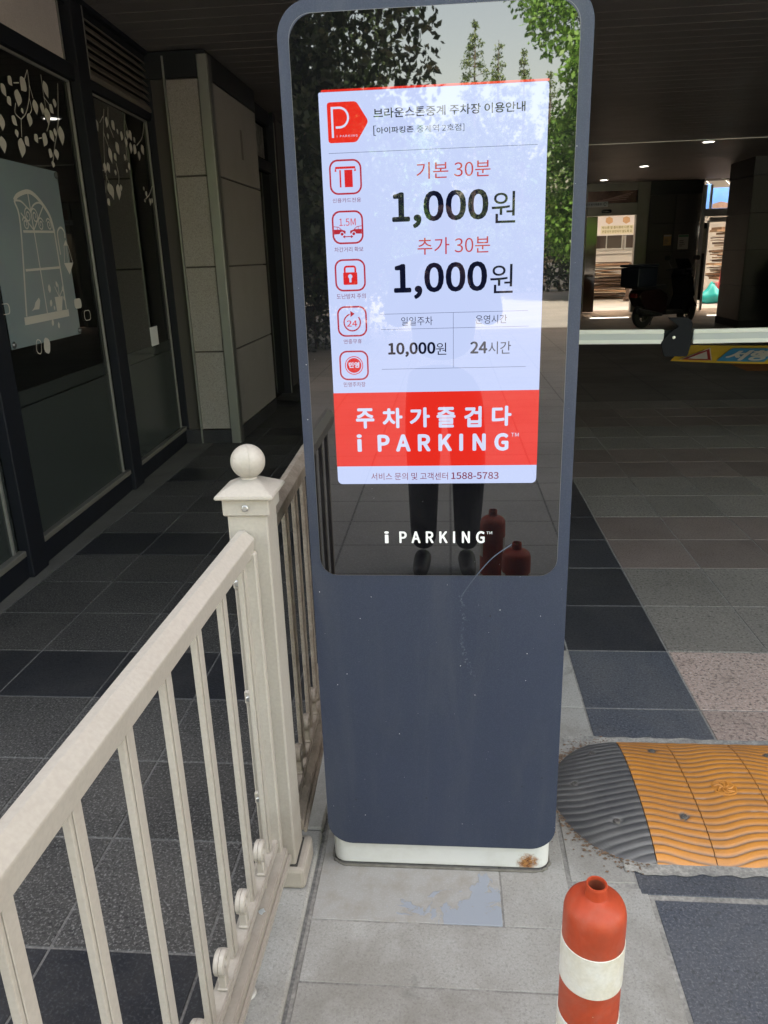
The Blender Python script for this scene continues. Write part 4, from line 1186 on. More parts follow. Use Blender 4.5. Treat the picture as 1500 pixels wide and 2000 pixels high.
# ================================================================== BOLLARDS
M_org = plain('orange_plastic', (0.36, 0.048, 0.016), 0.45, spec=0.3, dirt=0.6, dscale=18, dcol=(0.24, 0.045, 0.02), fine=0.04, fscale=90, bmp=0.1, bscale=60)
def scuffed(m):
    t = m.node_tree; b = t.nodes['Principled BSDF']
    src = b.inputs['Base Color'].links[0].from_socket
    p = pos(t)
    f = ramp(t, noise(t, 9, 6, 0.72, p, 0.6), 0.48, 0.74)
    c = mix(t, math_(t, 'MULTIPLY', f, 0.45), src, (0.30, 0.135, 0.10))
    mp = N(t, 'Mapping'); mp.inputs['Scale'].default_value = (1, 1, 5); mp.inputs['Rotation'].default_value = (0.5, 0.3, 0); L(t, p, mp.inputs['Vector'])
    k = ramp(t, noise(t, 26, 5, 0.75, mp.outputs[0], 0.4), 0.665, 0.70)
    c = mix(t, math_(t, 'MULTIPLY', k, 0.55), c, (0.10, 0.035, 0.025))
    k2 = ramp(t, noise(t, 130, 3, 0.7, p), 0.72, 0.75)
    c = mix(t, math_(t, 'MULTIPLY', k2, 0.7), c, (0.5, 0.36, 0.30))
    L(t, c, b.inputs['Base Color'])
scuffed(M_org)
M_refl = plain('white_reflective_tape', (0.60, 0.59, 0.55), 0.3, dirt=0.75, dscale=16, dcol=(0.46, 0.41, 0.28), fine=0.04, fscale=200, bmp=0.12, bscale=90)
M_inner = plain('orange_inside', (0.22, 0.05, 0.02), 0.7)
def bollard(x, y, label):
    t = thing('bollard', label, 'bollard', (x, y, 0), 0.0, 'orange bollards in front of the kiosk')
    r0 = 0.0448
    prof = [(0, 0.010), (r0 + 0.03, 0.010), (r0 + 0.03, 0.022), (r0, 0.034), (r0, 0.575)]
    prof += [(0.0447, 0.588), (0.0443, 0.596), (0.0430, 0.6025), (0.0405, 0.6085), (0.0360, 0.6130), (0.0300, 0.6165), (0.0230, 0.6195), (0.0172, 0.6212), (0.0157, 0.6222),
             (0.0153, 0.6235), (0.0150, 0.636), (0.0153, 0.6405), (0.0145, 0.6425), (0.0126, 0.6425), (0.0116, 0.638)]
    obj('tube', lathe(prof, 48), M_org, t, 38)
    obj('bore', lathe([(0.0115, 0.638), (0.0112, 0.55), (0, 0.55)], 24), M_inner, t, 45)
    for z0, z1 in ((0.474, 0.547), (0.330, 0.405), (0.190, 0.262)):
        bm = bmesh.new(); rows = []
        for k in range(45):                       # tape wrapped round the road side only
            a = R(270 - 128 + 256 * k / 44); ca, sa = math.cos(a), math.sin(a)
            rows.append([bm.verts.new((q * ca, q * sa, z)) for q, z in ((r0 + 0.0002, z0), (r0 + 0.0012, z0 + 0.0006), (r0 + 0.0012, z1 - 0.0006), (r0 + 0.0002, z1))])
        for A_, B_ in zip(rows, rows[1:]):
            for k in range(3): bm.faces.new((A_[k], B_[k], B_[k + 1], A_[k + 1]))
        bm.faces.new(rows[0][::-1]); bm.faces.new(rows[-1])
        obj('reflective_band', bm, M_refl, t, 45)
    obj('foot_ring', lathe([(r0 + 0.02, 0.0), (r0 + 0.045, 0.0), (r0 + 0.04, 0.009), (0, 0.009)], 40), plain('black_foot', (0.03, 0.03, 0.03), 0.6), t, 45)
bollard(0.2065, 0.89, 'orange tube bollard with white bands standing right of the kiosk')
bollard(0.150, 0.565, 'second orange tube bollard, nearer the road, seen reflected in the kiosk glass')

# ================================================================== BARRIER ARM
M_arm = plain('white_arm', (0.72, 0.75, 0.71), 0.35, dirt=0.15, dscale=5)
M_armg = plain('grey_arm_web', (0.46, 0.50, 0.51), 0.4)
M_joint = plain('joint_grey', (0.010, 0.011, 0.014), 0.7, spec=0.12)
BYA = 5.2
BA = thing('boom_barrier', 'white jointed barrier arm across the garage driveway', 'barrier', (1.45, BYA, 0))
def arm(x0, x1, z0a, z0b):
    """aluminium beam: pale flanges above and below a greyer web"""
    for nm, m, a, b, dy in (('beam_flange', M_arm, 0.063, 0.090, 0.022), ('beam_web', M_armg, 0.022, 0.068, 0.018), ('beam_flange', M_arm, 0.0, 0.027, 0.022)):
        bm = bmesh.new()
        vs = [bm.verts.new((x - 1.45, y, z0 + z)) for x, z0 in ((x0, z0a), (x1, z0b)) for y in (-dy, dy) for z in (a, b)]
        for f in ((0, 1, 3, 2), (4, 6, 7, 5), (0, 4, 5, 1), (2, 3, 7, 6), (0, 2, 6, 4), (1, 5, 7, 3)): bm.faces.new([vs[i] for i in f])
        bmesh.ops.recalc_face_normals(bm, faces=bm.faces)
        bmesh.ops.bevel(bm, geom=list(bm.edges), offset=0.004, segments=2, affect='EDGES')
        obj(nm, bm, m, BA)
arm(0.02, 1.378, 0.934, 0.912)
arm(1.562, 4.6, 0.909, 0.905)
obj('joint_plate', prism(round_poly([(-0.09, 0.92), (-0.06, 0.83), (0.085, 0.83), (0.098, 0.90), (0.098, 1.045), (0.07, 1.075), (-0.06, 1.078), (0.02, 1.02), (-0.03, 0.99)], 0.014), -0.026, -0.008, 0.002), M_joint, BA)
obj('joint_plate', prism(round_poly([(-0.09, 0.915), (0.11, 0.915), (0.11, 0.995), (-0.09, 0.995)], 0.02), 0.005, 0.016, 0.002), M_joint, BA)
obj('joint_bolt', lathe([(0, 0), (0.010, 0), (0.009, 0.005), (0, 0.006)], 14, Matrix.Translation((-0.012, -0.0275, 0.952)) @ Matrix.Rotation(R(90), 4, 'X')), plain('bright_steel', (0.7, 0.7, 0.7), 0.3, 0.5), BA, 40)
obj('cabinet', box(-1.62, -1.34, -0.16, 0.16, -0.01, 1.10, bevel=0.02, seg=3), plain('cabinet_white', (0.6, 0.6, 0.58), 0.4), BA)
obj('end_rest', box(3.02, 3.10, -0.05, 0.05, -0.01, 0.902, bevel=0.01), plain('cabinet_white', (0.6, 0.6, 0.58), 0.4), BA)

# banner hung under the arm, swung up by the wind
M_bnr = plain('yellow_banner', (0.72, 0.48, 0.03), 0.5, dirt=0.15, dscale=6)
BN = thing('barrier_banner', 'yellow slow down banner hanging under the barrier arm', 'banner', (1.545, 5.21, 0.897))
BL_, BTILT = 1.65, R(-71)
def bn_pt(u, v, off=0.0):
    """u along the banner, v down it; cloth sags and lifts towards the right"""
    a = BTILT + 0.10 * math.sin(u * 2.1 + 0.4) * v / 0.4
    sag = 0.012 * math.sin(u * 3.8) * v / 0.4 - 0.016 * math.sin(math.pi * min(1, u / 1.5))
    return Vector((u, -math.sin(a) * v - off * math.cos(a), -math.cos(a) * v + sag + off * math.sin(a)))
def bn_patch(name, fu, nu, nv, off, m, parent):
    bm = bmesh.new()
    g = [[bm.verts.new(bn_pt(*fu(i / nu, j / nv), off)) for j in range(nv + 1)] for i in range(nu + 1)]
    for i in range(nu):
        for j in range(nv): bm.faces.new((g[i][j], g[i][j + 1], g[i + 1][j + 1], g[i + 1][j]))
    return obj(name, bm, m, parent, 60)
quad = lambda u0, u1, v0, v1: (lambda s, q: (u0 + (u1 - u0) * s, v0 + (v1 - v0) * q))
bs = bn_patch('banner_sheet', quad(0, BL_, 0, 0.42), 40, 8, 0, M_bnr, BN)
bn_patch('blue_panel', quad(0.30, 0.62, 0.06, 0.37), 12, 6, 0.005, plain('banner_blue', (0.03, 0.24, 0.46), 0.5), bs)
def tri(s_):
    c = Vector((0.155, 0.24))
    pts = [Vector((0.155, 0.05)), Vector((0.045, 0.36)), Vector((0.265, 0.36))]
    return [c + (p - c) * s_ for p in pts]
for nm, s_, off, m in (('warning_triangle', 1.0, 0.005, plain('sign_white', (0.6, 0.58, 0.52), 0.5)), ('triangle_border', 0.90, 0.008, plain('sign_red', (0.36, 0.02, 0.02), 0.5)), ('triangle_field', 0.62, 0.011, plain('sign_white', (0.6, 0.58, 0.52), 0.5))):
    bm = bmesh.new(); bm.faces.new([bm.verts.new(bn_pt(p.x, p.y, off)) for p in tri(s_)]); obj(nm, bm, m, bs)
me = text_mesh('서행', 2, 0.325, -0.34, 0.595, -0.09, 0, plain('sign_white', (0.6, 0.58, 0.52), 0.5))
for v in me.vertices: v.co = bn_pt(v.co.x, -v.co.z, 0.009)
link('lettering', me, bs)
bm = bmesh.new()
for (cu, cv, ru, rv, n_) in ((0.86, 0.22, 0.14, 0.10, 20),):
    bm.faces.new([bm.verts.new(bn_pt(cu + ru * math.cos(a), cv + rv * math.sin(a), 0.006)) for a in np.arange(0, 6.28, 0.3)])
add_box(bm, 0.78, 0.94, 0, 0.001, 0, 0.001)
obj('brown_print', bm, plain('brown_print', (0.08, 0.05, 0.02), 0.6), bs)

# ================================================================== PASSAGE at the far end
M_gran_d = plain('pillar_dark_stone', (0.042, 0.039, 0.036), 0.5, dirt=0.25, dscale=1.5, fine=0.1, fscale=40, rand=0.06)
M_jointd = plain('black_recess', (0.015, 0.015, 0.015), 0.9)
def clad_pillar(label, x0, x1, y0, y1):
    t = thing('clad_pillar', label, 'pillar', ((x0 + x1) / 2, (y0 + y1) / 2, 0), 0, 'clad pillars inside the garage')
    hx, hy = (x1 - x0) / 2, (y1 - y0) / 2
    obj('core', box(-hx + 0.02, hx - 0.02, -hy + 0.02, hy - 0.02, 0, CZ), M_jointd, t)
    obj('plinth', box(-hx - 0.01, hx + 0.01, -hy - 0.01, hy + 0.01, -0.01, 0.12), M_jointd, t)
    obj('top_band', box(-hx - 0.01, hx + 0.01, -hy - 0.01, hy + 0.01, 2.72, CZ), plain('black_band', (0.010, 0.012, 0.014), 0.4), t)
    zs = [0.122, 0.77, 1.42, 2.07, 2.718]
    for a, b in zip(zs, zs[1:]):
        n = max(1, round(2 * hx / 0.75))
        for k in range(n):
            obj('slab', box(-hx + 2 * hx * k / n + 0.004, -hx + 2 * hx * (k + 1) / n - 0.004, -hy, -hy + 0.018, a + 0.004, b - 0.004, bevel=0.003), M_gran_d, t)
        obj('slab', box(-hx, -hx + 0.018, -hy + 0.022, hy, a + 0.004, b - 0.004, bevel=0.003), M_gran_d, t)
    return t
p1 = clad_pillar('dark stone clad pillar between the automatic door and the side exit', 4.85, 6.08, 20.45, 21.1)
p2 = clad_pillar('large dark stone clad pillar at the right edge of the garage', 5.55, 7.35, 15.72, 17.0)
def notice(label, x0, x1, z0, z1, y, body, header):
    t = thing('notice', label, 'notice', ((x0 + x1) / 2, y, z0), 0, 'notices on the pillar')
    w_, h = x1 - x0, z1 - z0
    obj('paper', box(-w_ / 2, w_ / 2, -0.006, -0.001, 0, h), body, t)
    bm = bmesh.new(); add_box(bm, -w_ / 2 + 0.005, w_ / 2 - 0.005, -0.008, -0.0065, h * 0.84, h * 0.97); obj('heading', bm, header, t)
    bm = bmesh.new()
    for k in range(4):
        add_box(bm, -w_ * 0.36, w_ * random.uniform(-0.1, 0.34), -0.008, -0.0065, h * (0.2 + 0.12 * k), h * (0.25 + 0.12 * k))
    obj('print', bm, plain('faded_print', (0.08, 0.08, 0.08), 0.7), t)
notice('yellowed notice on the dark pillar', 5.235, 5.42, 1.56, 1.81, 20.45, plain('yellowed_paper', (0.34, 0.22, 0.09), 0.7), plain('pale_paper', (0.33, 0.32, 0.29), 0.7))
notice('white notice with a green heading on the dark pillar', 5.585, 5.83, 1.46, 1.80, 20.45, plain('pale_paper', (0.33, 0.32, 0.29), 0.7), plain('green_print', (0.05, 0.16, 0.09), 0.6))

# automatic door on the left
M_doorf = plain('bronze_door_frame', (0.17, 0.155, 0.14), 0.4, 0.4, dirt=0.15)
M_clear = plain('smoky_glass', (0.02, 0.018, 0.016), 0.04)
AD = thing('automatic_door', 'open automatic door with a red banner in its transom', 'door', (3.95, 20.45, 0))
obj('jamb', box(0.60, 0.895, 0.0, 0.2, 0, CZ, bevel=0.006), M_doorf, AD)
obj('jamb', box(-0.66, -0.585, 0.0, 0.2, 0, CZ, bevel=0.006), M_doorf, AD)
obj('header', box(-0.585, 0.60, -0.03, 0.2, 2.295, 2.575, bevel=0.006), M_doorf, AD)
obj('head_rail', box(-0.585, 0.60, 0.0, 0.2, 2.86, CZ), M_doorf, AD)
obj('sensor', prism(rrect(-0.25, -0.02, 2.35, 2.43, 0.035, 6), -0.10, -0.031, 0.008), plain('sensor_black', (0.01, 0.01, 0.01), 0.2), AD, 40)
tr_ = obj('transom_pane', box(-0.585, 0.60, 0.09, 0.11, 2.577, 2.858), plain('red_brown_print', (0.22, 0.085, 0.06), 0.35, dirt=0.9, dscale=3.0, dcol=(0.06, 0.02, 0.02)), AD)
bm = bmesh.new()
for k in range(4): add_stroke(bm, [(-0.45 + 0.12 * k, 2.62 + 0.02 * k), (0.35 + 0.05 * k, 2.66 + 0.05 * k)], 0.018, 0.088)
for f in bm.faces:
    f.normal_update()
    if f.normal.y > 0: f.normal_flip()
obj('print_streak', bm, plain('pink_streak', (0.36, 0.18, 0.15), 0.4), tr_)
obj('sliding_leaf', box(-0.585, -0.30, 0.12, 0.15, 0.0, 2.29, bevel=0.004), plain('leaf_glass', (0.07, 0.04, 0.03), 0.05), AD)
sg = thing('door_sign', 'small grey sign with a round arrow symbol above the automatic door', 'sign', (3.55, 20.42, 2.50))
obj('sign_board', box(-0.30, 0.29, -0.03, -0.005, -0.005, 0.115, bevel=0.004), plain('sign_grey', (0.38, 0.39, 0.39), 0.5), sg)
link('lettering', text_mesh('종이 분리배출장', 1, -0.24, 0.03, 0.14, 0.085, -0.032, plain('sign_text', (0.05, 0.06, 0.07), 0.6)), sg)
bm = bmesh.new(); add_stroke(bm, arc(0.22, 0.057, 0.032, 20, 330, 24), 0.012, -0.032)
for f in bm.faces:
    f.normal_update()
    if f.normal.y > 0: f.normal_flip()
obj('arrow_symbol', bm, plain('sign_text', (0.05, 0.06, 0.07), 0.6), sg)
# wall hidden behind the kiosk closes the passage
bw = thing('rear_garage_wall', 'dark rear wall of the garage beside the automatic door', 'wall', (0.7, 20.6, 0))
obj('panel', box(-3.2, 2.585, -0.1, 0.1, 0, CZ), plain('garage_wall', (0.16, 0.155, 0.15), 0.8, dirt=0.4), bw)
obj('panel', box(7.0, 11.0, -0.1, 0.1, 0, CZ), plain('garage_wall', (0.16, 0.155, 0.15), 0.8, dirt=0.4), bw)

# side exit on the right
M_white = plain('white_door_frame', (0.58, 0.60, 0.59), 0.4, dirt=0.15)
SE = thing('side_exit', 'white framed side exit with an open transom, beside the large pillar', 'door', (6.7, 20.3, 0))
obj('jamb', box(-0.64, -0.57, 0.0, 0.12, 0, 2.90, bevel=0.005), M_white, SE)
obj('jamb', box(-0.49, -0.44, 0.02, 0.10, 0, 2.10, bevel=0.005), M_white, SE)
obj('header', box(-0.57, 1.2, -0.01, 0.12, 2.19, 2.36, bevel=0.005), M_white, SE)
obj('rail', box(-0.44, 1.2, 0.01, 0.10, 2.06, 2.17, bevel=0.005), M_white, SE)
obj('mullion', box(-0.47, -0.44, 0.0, 0.10, 2.36, 2.90), M_white, SE)
obj('side_pane', box(-0.57, -0.49, 0.04, 0.06, 0.25, 2.05), plain('dark_side_glass', (0.03, 0.03, 0.03), 0.06), SE)
obj('side_notice', box(-0.565, -0.495, 0.03, 0.038, 1.35, 1.92), plain('pale_notice', (0.42, 0.45, 0.38), 0.6, dirt=0.5, dscale=14), SE)
M_blue = plain('poster_royal_blue', (0.06, 0.22, 0.72), 0.35, dirt=0.3, dscale=5, dcol=(0.12, 0.12, 0.16))
obj('sloping_eave', box(-0.5, 1.2, 0.13, 0.2, 2.86, 2.90, M=Matrix.Rotation(R(12), 4, 'Y') @ Matrix.Translation((-0.6, 0, 0.07))), M_white, SE)

for lab, x0, x1, z0, z1 in (('narrow royal blue sign panel above the side exit', 7.00, 7.14, 2.49, 3.12), ('wide blue and brown picture sign above the side exit', 7.19, 8.2, 2.49, 3.02)):
    t = thing('blue_sign', lab, 'sign', ((x0 + x1) / 2, 23.3, z0), 0, 'blue signs in the yard')
    w_, h_ = (x1 - x0) / 2, z1 - z0
    obj('sign_panel', box(-w_, w_, 0, 0.03, 0, h_, bevel=0.004), M_blue, t)
    if x1 - x0 > 0.5:
        bm = bmesh.new(); o_ = [(-w_ + 0.01, 0.01), (w_ - 0.01, 0.01), (w_ - 0.01, h_ * 0.72), (w_ * 0.3, h_ * 0.60), (-w_ * 0.1, h_ * 0.25), (-w_ * 0.55, h_ * 0.33), (-w_ + 0.01, h_ * 0.22)]
        bm.faces.new([bm.verts.new((x, -0.002, z)) for x, z in o_]); obj('brown_print', bm, plain('poster_brown', (0.20, 0.13, 0.11), 0.5, dirt=0.8, dscale=10), t)
    obj('sign_hanger', tube([(0, 0.015, h_ + 0.002), (0, 0.7, h_ + 0.25)], 0.012, 6), M_white, t)
# ---- yard behind: cardboard for recycling
M_card = [plain('cardboard_%s' % n_, c, 0.8, dirt=0.3, dscale=4, rand=0.2) for n_, c in (('tan', (0.30, 0.19, 0.115)), ('brown', (0.19, 0.115, 0.072)), ('pale', (0.42, 0.34, 0.27)), ('dark', (0.07, 0.042, 0.03)))]
def card_stack(label, x, y, wx, wy, z0, z1, n):
    t = thing('cardboard_stack', label, 'cardboard stack', (x, y, 0), 0, 'stacks of flattened cardboard in the yard')
    z = z0
    while z < z1:
        h = random.choice((0.008, 0.012, 0.02, 0.035, 0.06))
        a = wx * random.uniform(0.75, 1.08) / 2; d = wy * random.uniform(0.8, 1.1) / 2
        M = Matrix.Translation((random.uniform(-0.08, 0.08), random.uniform(-0.1, 0.1), z)) @ Matrix.Rotation(random.uniform(-0.12, 0.12), 4, 'Z') @ Matrix.Rotation(random.uniform(-0.07, 0.07), 4, 'Y')
        obj('cardboard_sheet', box(-a, a, -d, d, 0, h, M=M), random.choice(M_card), t)
        z += h + random.uniform(0.004, 0.02)
    return t
card_stack('long stack of flattened cardboard seen through the automatic door', 5.1, 26.4, 1.5, 0.9, 0.02, 1.12, 40)
card_stack('tall stack of flattened cardboard seen through the side exit', 8.35, 24.9, 1.0, 0.8, 0.55, 2.02, 40)
bx = thing('waste_bin', 'brown tapered bin beside the cardboard stack', 'bin', (5.62, 24.9, 0))
bm = bmesh.new(); add_lathe(bm, [(0, 0), (0.30, 0), (0.34, 0.08), (0.26, 0.12), (0.20, 1.05), (0.22, 1.08), (0, 1.08)], 12); obj('bin_body', bm, M_card[3], bx, 40)
bg_ = thing('rubbish_bag', 'knotted turquoise rubbish bag on the ground at the side exit', 'bag', (7.30, 22.9, 0))
bm = bmesh.new(); bmesh.ops.create_icosphere(bm, subdivisions=3, radius=1)
for v in bm.verts:
    n_ = 1 + 0.12 * math.sin(5 * v.co.x + 3 * v.co.z) + 0.08 * math.sin(9 * v.co.y)
    top = max(0, v.co.z)
    v.co = Vector((v.co.x * 0.34 * n_ * (1 - 0.5 * top), v.co.y * 0.26 * n_ * (1 - 0.5 * top), max(0.0, 0.20 + v.co.z * 0.24 * n_ + 0.12 * top ** 4)))
obj('bag_sack', bm, plain('turquoise_plastic', (0.02, 0.36, 0.36), 0.3), bg_, 60)
obj('bag_knot', lathe([(0.03, 0.42), (0.02, 0.47), (0.07, 0.54), (0, 0.50)], 9), plain('turquoise_plastic', (0.02, 0.36, 0.36), 0.3), bg_)
sc_ = thing('plastic_crate', 'pink plastic crate below the tall cardboard stack', 'crate', (8.2, 24.3, 0))
bm = bmesh.new(); add_box(bm, -0.4, 0.4, -0.3, 0.3, 0.0, 0.5, bevel=0.02); obj('crate_shell', bm, plain('pink_plastic', (0.5, 0.18, 0.20), 0.4, dirt=0.4, dscale=8), sc_)
rp = thing('red_pole', 'red pole leaning beside the turquoise bag', 'pole', (7.72, 23.6, 0))
obj('pole_rod', tube([(-0.06, 0, 0.0), (0.08, 0.15, 0.95)], 0.035, 10), plain('red_paint', (0.30, 0.015, 0.02), 0.4), rp)
obj('pole_cap', tube([(0.08, 0.15, 0.95), (0.083, 0.153, 0.98)], 0.04, 10), plain('black_cap', (0.02, 0.02, 0.02), 0.5), rp)
# lean-to roof added over the stacks to cut skylight in the yard
lr = thing('yard_shade_roof', 'pale lean-to roof added over the cardboard stacks to shade the yard', 'roof', (4.0, 26.2, 3.3))
obj('roof_sheet', box(-9, 9, -2.3, 2.2, 0, 0.06), plain('pale_roof_sheet', (0.5, 0.5, 0.48), 0.6), lr)
for x in (-6, 0.2, 5.6): obj('roof_post', box(x - 0.04, x + 0.04, -2.2, -2.12, -3.31, -0.002), plain('roof_post_grey', (0.3, 0.3, 0.3), 0.5), lr)
# building across the yard, its wall extended upward unseen to shade it
rb = thing('rear_building', 'pale building with a dark window band across the yard, raised to shade it', 'building', (5.0, 28.4, 0))
M_palew = plain('pale_panel_wall', (0.60, 0.57, 0.54), 0.7, dirt=0.2, dscale=1.2)
obj('wall', box(-9, 9, 0, 4, 0, 11.5), M_palew, rb)
for k in range(5):
    x = -2.4 + k * 1.12
    wf = obj('window', box(x, x + 1.06, -0.05, -0.001, 1.50, 2.0, bevel=0.01), plain('alu_white', (0.6, 0.6, 0.58), 0.4), rb)
    obj('pane', box(x + 0.05, x + 0.50, -0.058, -0.051, 1.55, 1.96), plain('brown_glass', (0.07, 0.05, 0.045), 0.1), wf)
    obj('pane', box(x + 0.54, x + 1.02, -0.058, -0.051, 1.55, 1.96), plain('brown_glass', (0.07, 0.05, 0.045), 0.1), wf)
obj('ledge', box(-3, 4, -0.12, -0.001, 1.36, 1.46, bevel=0.01), M_palew, rb)
wb_ = thing('cardboard_notice_banner', 'white banner with drawn cardboard boxes hanging over the yard', 'banner', (5.25, 26.9, 1.95))
obj('banner_sheet', box(-0.58, 0.85, -0.01, 0.0, 0.0, 0.62), plain('banner_white', (0.66, 0.62, 0.62), 0.6), wb_)
for cx in (-0.12, 0.42):
    obj('box_drawing', flat([(cx - 0.11, 0.40), (cx, 0.33), (cx + 0.12, 0.39), (cx + 0.11, 0.51), (cx, 0.56), (cx - 0.10, 0.52)], -0.011), plain('tan_print', (0.55, 0.33, 0.17), 0.6), wb_)
for z, s_ in ((0.19, '박스류 및 종이류와 다른 재'), (0.07, '혼합되어 운반되지 않도록 요')):
    link('lettering', text_mesh(s_, 1, -0.33, z, 0.62, z + 0.085, -0.0125, plain('olive_print', (0.16, 0.15, 0.03), 0.6)), wb_)
obj('highlight_strip', box(-0.37, 0.66, -0.012, -0.0105, 0.03, 0.29), plain('yellow_highlight', (0.60, 0.56, 0.42), 0.6), wb_)
for x in (-0.5, 0.8): obj('banner_cord', tube([(x, -0.005, 0.62), (x, 1.4, 0.75)], 0.008, 6), plain('white_cord', (0.5, 0.5, 0.5), 0.6), wb_)

# ================================================================== SCOOTERS
M_sblk = plain('gloss_black_paint', (0.010, 0.010, 0.013), 0.18)
M_smat = plain('matt_black_plastic', (0.012, 0.012, 0.014), 0.6)
M_sred = plain('dark_red_paint', (0.020, 0.009, 0.009), 0.22)
M_chr = plain('chrome', (0.6, 0.6, 0.62), 0.15, 1.0)
def scooter(label, x, y, rot, first=None):
    t = thing('motor_scooter', label, 'scooter', (x, y, -0.01), rot, 'scooters parked in the garage')
    if first is not None:
        for ch in first.children:
            c = ch.copy(); COL.objects.link(c); c.parent = t
            for g in ch.children:
                d = g.copy(); COL.objects.link(d); d.parent = c
        return t
    def wheel(wx):
        w_ = obj('wheel', lathe([(0.13, -0.05), (0.20, -0.055), (0.235, -0.035), (0.245, 0), (0.235, 0.035), (0.20, 0.055), (0.13, 0.05)], 28, Matrix.Translation((wx, 0, 0.245)) @ Matrix.Rotation(R(90), 4, 'X')), plain('tyre_rubber', (0.015, 0.015, 0.016), 0.7), t, 40)
        bm = bmesh.new(); Mw = Matrix.Translation((wx, 0, 0.245)) @ Matrix.Rotation(R(90), 4, 'X')
        add_lathe(bm, [(0, -0.04), (0.05, -0.04), (0.05, 0.04), (0, 0.04)], 16, Mw); add_lathe(bm, [(0.125, -0.03), (0.14, -0.03), (0.14, 0.03), (0.125, 0.03), (0.125, -0.03)], 24, Mw)
        for k in range(5):
            a = k * 2 * math.pi / 5; add_tube(bm, [(wx + 0.04 * math.cos(a), 0, 0.245 + 0.04 * math.sin(a)), (wx + 0.13 * math.cos(a), 0, 0.245 + 0.13 * math.sin(a))], 0.014, 6)
        obj('rim', bm, plain('rim_grey', (0.12, 0.12, 0.125), 0.3, 0.7), w_)
    wheel(0.64); wheel(-0.60)
    def body(name, pts, hw, m, bev=0.03, r=0.04): obj(name, prism(round_poly(pts, r), -hw, hw, bev, 3), m, t, 50)
    body('rear_body', [(-0.86, 0.62), (-0.72, 0.42), (-0.42, 0.30), (-0.12, 0.30), (-0.08, 0.62), (-0.3, 0.74), (-0.80, 0.74)], 0.15, M_sred)
    body('seat', [(-0.80, 0.745), (-0.10, 0.745), (-0.02, 0.78), (-0.12, 0.83), (-0.45, 0.80), (-0.78, 0.86)], 0.14, M_smat)
    body('floorboard', [(-0.14, 0.24), (0.42, 0.24), (0.48, 0.32), (-0.12, 0.32)], 0.17, M_smat, 0.02, 0.03)
    body('leg_shield', [(0.34, 0.30), (0.46, 0.26), (0.62, 0.55), (0.52, 0.98), (0.40, 1.06), (0.36, 0.95), (0.46, 0.62)], 0.21, M_sblk, 0.05)
    body('front_mudguard', [(0.42, 0.36), (0.50, 0.50), (0.64, 0.54), (0.78, 0.48), (0.88, 0.34), (0.80, 0.40), (0.64, 0.49), (0.50, 0.42)], 0.075, M_sblk, 0.02, 0.01)
    body('headstock', [(0.30, 0.98), (0.54, 0.94), (0.58, 1.03), (0.46, 1.13), (0.32, 1.10)], 0.13, M_sblk, 0.04)
    obj('headlight', lathe([(0, 0.03), (0.05, 0.022), (0.075, 0.0), (0.075, -0.03), (0, -0.03)], 20, Matrix.Translation((0.575, 0, 1.03)) @ Matrix.Rotation(R(80), 4, 'Y')), plain('lamp_lens', (0.3, 0.3, 0.3), 0.05), t, 40)
    body('windscreen', [(0.50, 1.08), (0.53, 1.08), (0.48, 1.20), (0.42, 1.28), (0.38, 1.30), (0.44, 1.19)], 0.16, M_sblk, 0.01, 0.01)
    obj('handlebar', tube([(0.34, -0.34, 1.08), (0.40, -0.2, 1.10), (0.42, 0, 1.09), (0.40, 0.2, 1.10), (0.34, 0.34, 1.08)], 0.017, 10), M_smat, t, 40)
    for s in (-1, 1):
        mr = obj('mirror', prism(rrect(-0.075, 0.075, 1.27, 1.36, 0.035, 5), -0.015, 0.015, 0.008), M_smat, t, 40, (0.40, s * 0.36, 0), (0, 0, R(90)))
        obj('mirror_stem', tube([(0.02 if False else -s * 0.12, 0.0, 1.10), (-s * 0.05, 0, 1.20), (0, 0, 1.29)], 0.007, 8), M_chr, mr)
    obj('fork', tube([(0.46, 0.07, 0.95), (0.64, 0.075, 0.245)], 0.02, 8), plain('rim_grey', (0.12, 0.12, 0.125), 0.3, 0.7), t, 40)
    obj('fork', tube([(0.46, -0.07, 0.95), (0.64, -0.075, 0.245)], 0.02, 8), plain('rim_grey', (0.12, 0.12, 0.125), 0.3, 0.7), t, 40)
    obj('exhaust', tube([(-0.25, -0.17, 0.25), (-0.5, -0.19, 0.28), (-0.92, -0.20, 0.36)], [0.03, 0.055, 0.05], 12), plain('rim_grey', (0.12, 0.12, 0.125), 0.3, 0.7), t, 40)
    obj('tail_lamp', box(-0.885, -0.85, -0.09, 0.09, 0.60, 0.68, bevel=0.01), plain('red_lens', (0.15, 0.01, 0.01), 0.1), t)
    obj('side_stand', tube([(-0.1, 0.15, 0.28), (-0.05, 0.30, 0.012)], 0.012, 8), M_smat, t)
    dbx = obj('delivery_box', box(-1.02, -0.50, -0.24, 0.24, 0.80, 1.17, bevel=0.03, seg=3), plain('navy_box', (0.012, 0.018, 0.032), 0.5), t, 40)
    obj('box_lid', box(-1.035, -0.485, -0.255, 0.255, 1.175, 1.225, bevel=0.02, seg=2), plain('navy_lid', (0.018, 0.026, 0.04), 0.45), dbx, 40)
    obj('box_rack', box(-0.95, -0.55, -0.16, 0.16, 0.775, 0.799), M_smat, dbx)
    return t
s1 = scooter('black delivery scooter with a navy box parked before the automatic door', 4.33, 16.45, R(33))
s2 = scooter('black delivery scooter cut by the right edge, beside the large pillar', 6.02, 14.6, R(68), s1)

# orange paint on the driveway far right
sheet('orange_marking', 3.75, 4.9, 10.1, 10.75, -0.008, plain('orange_road_paint', (0.36, 0.12, 0.02), 0.6, dirt=0.6, dscale=3))

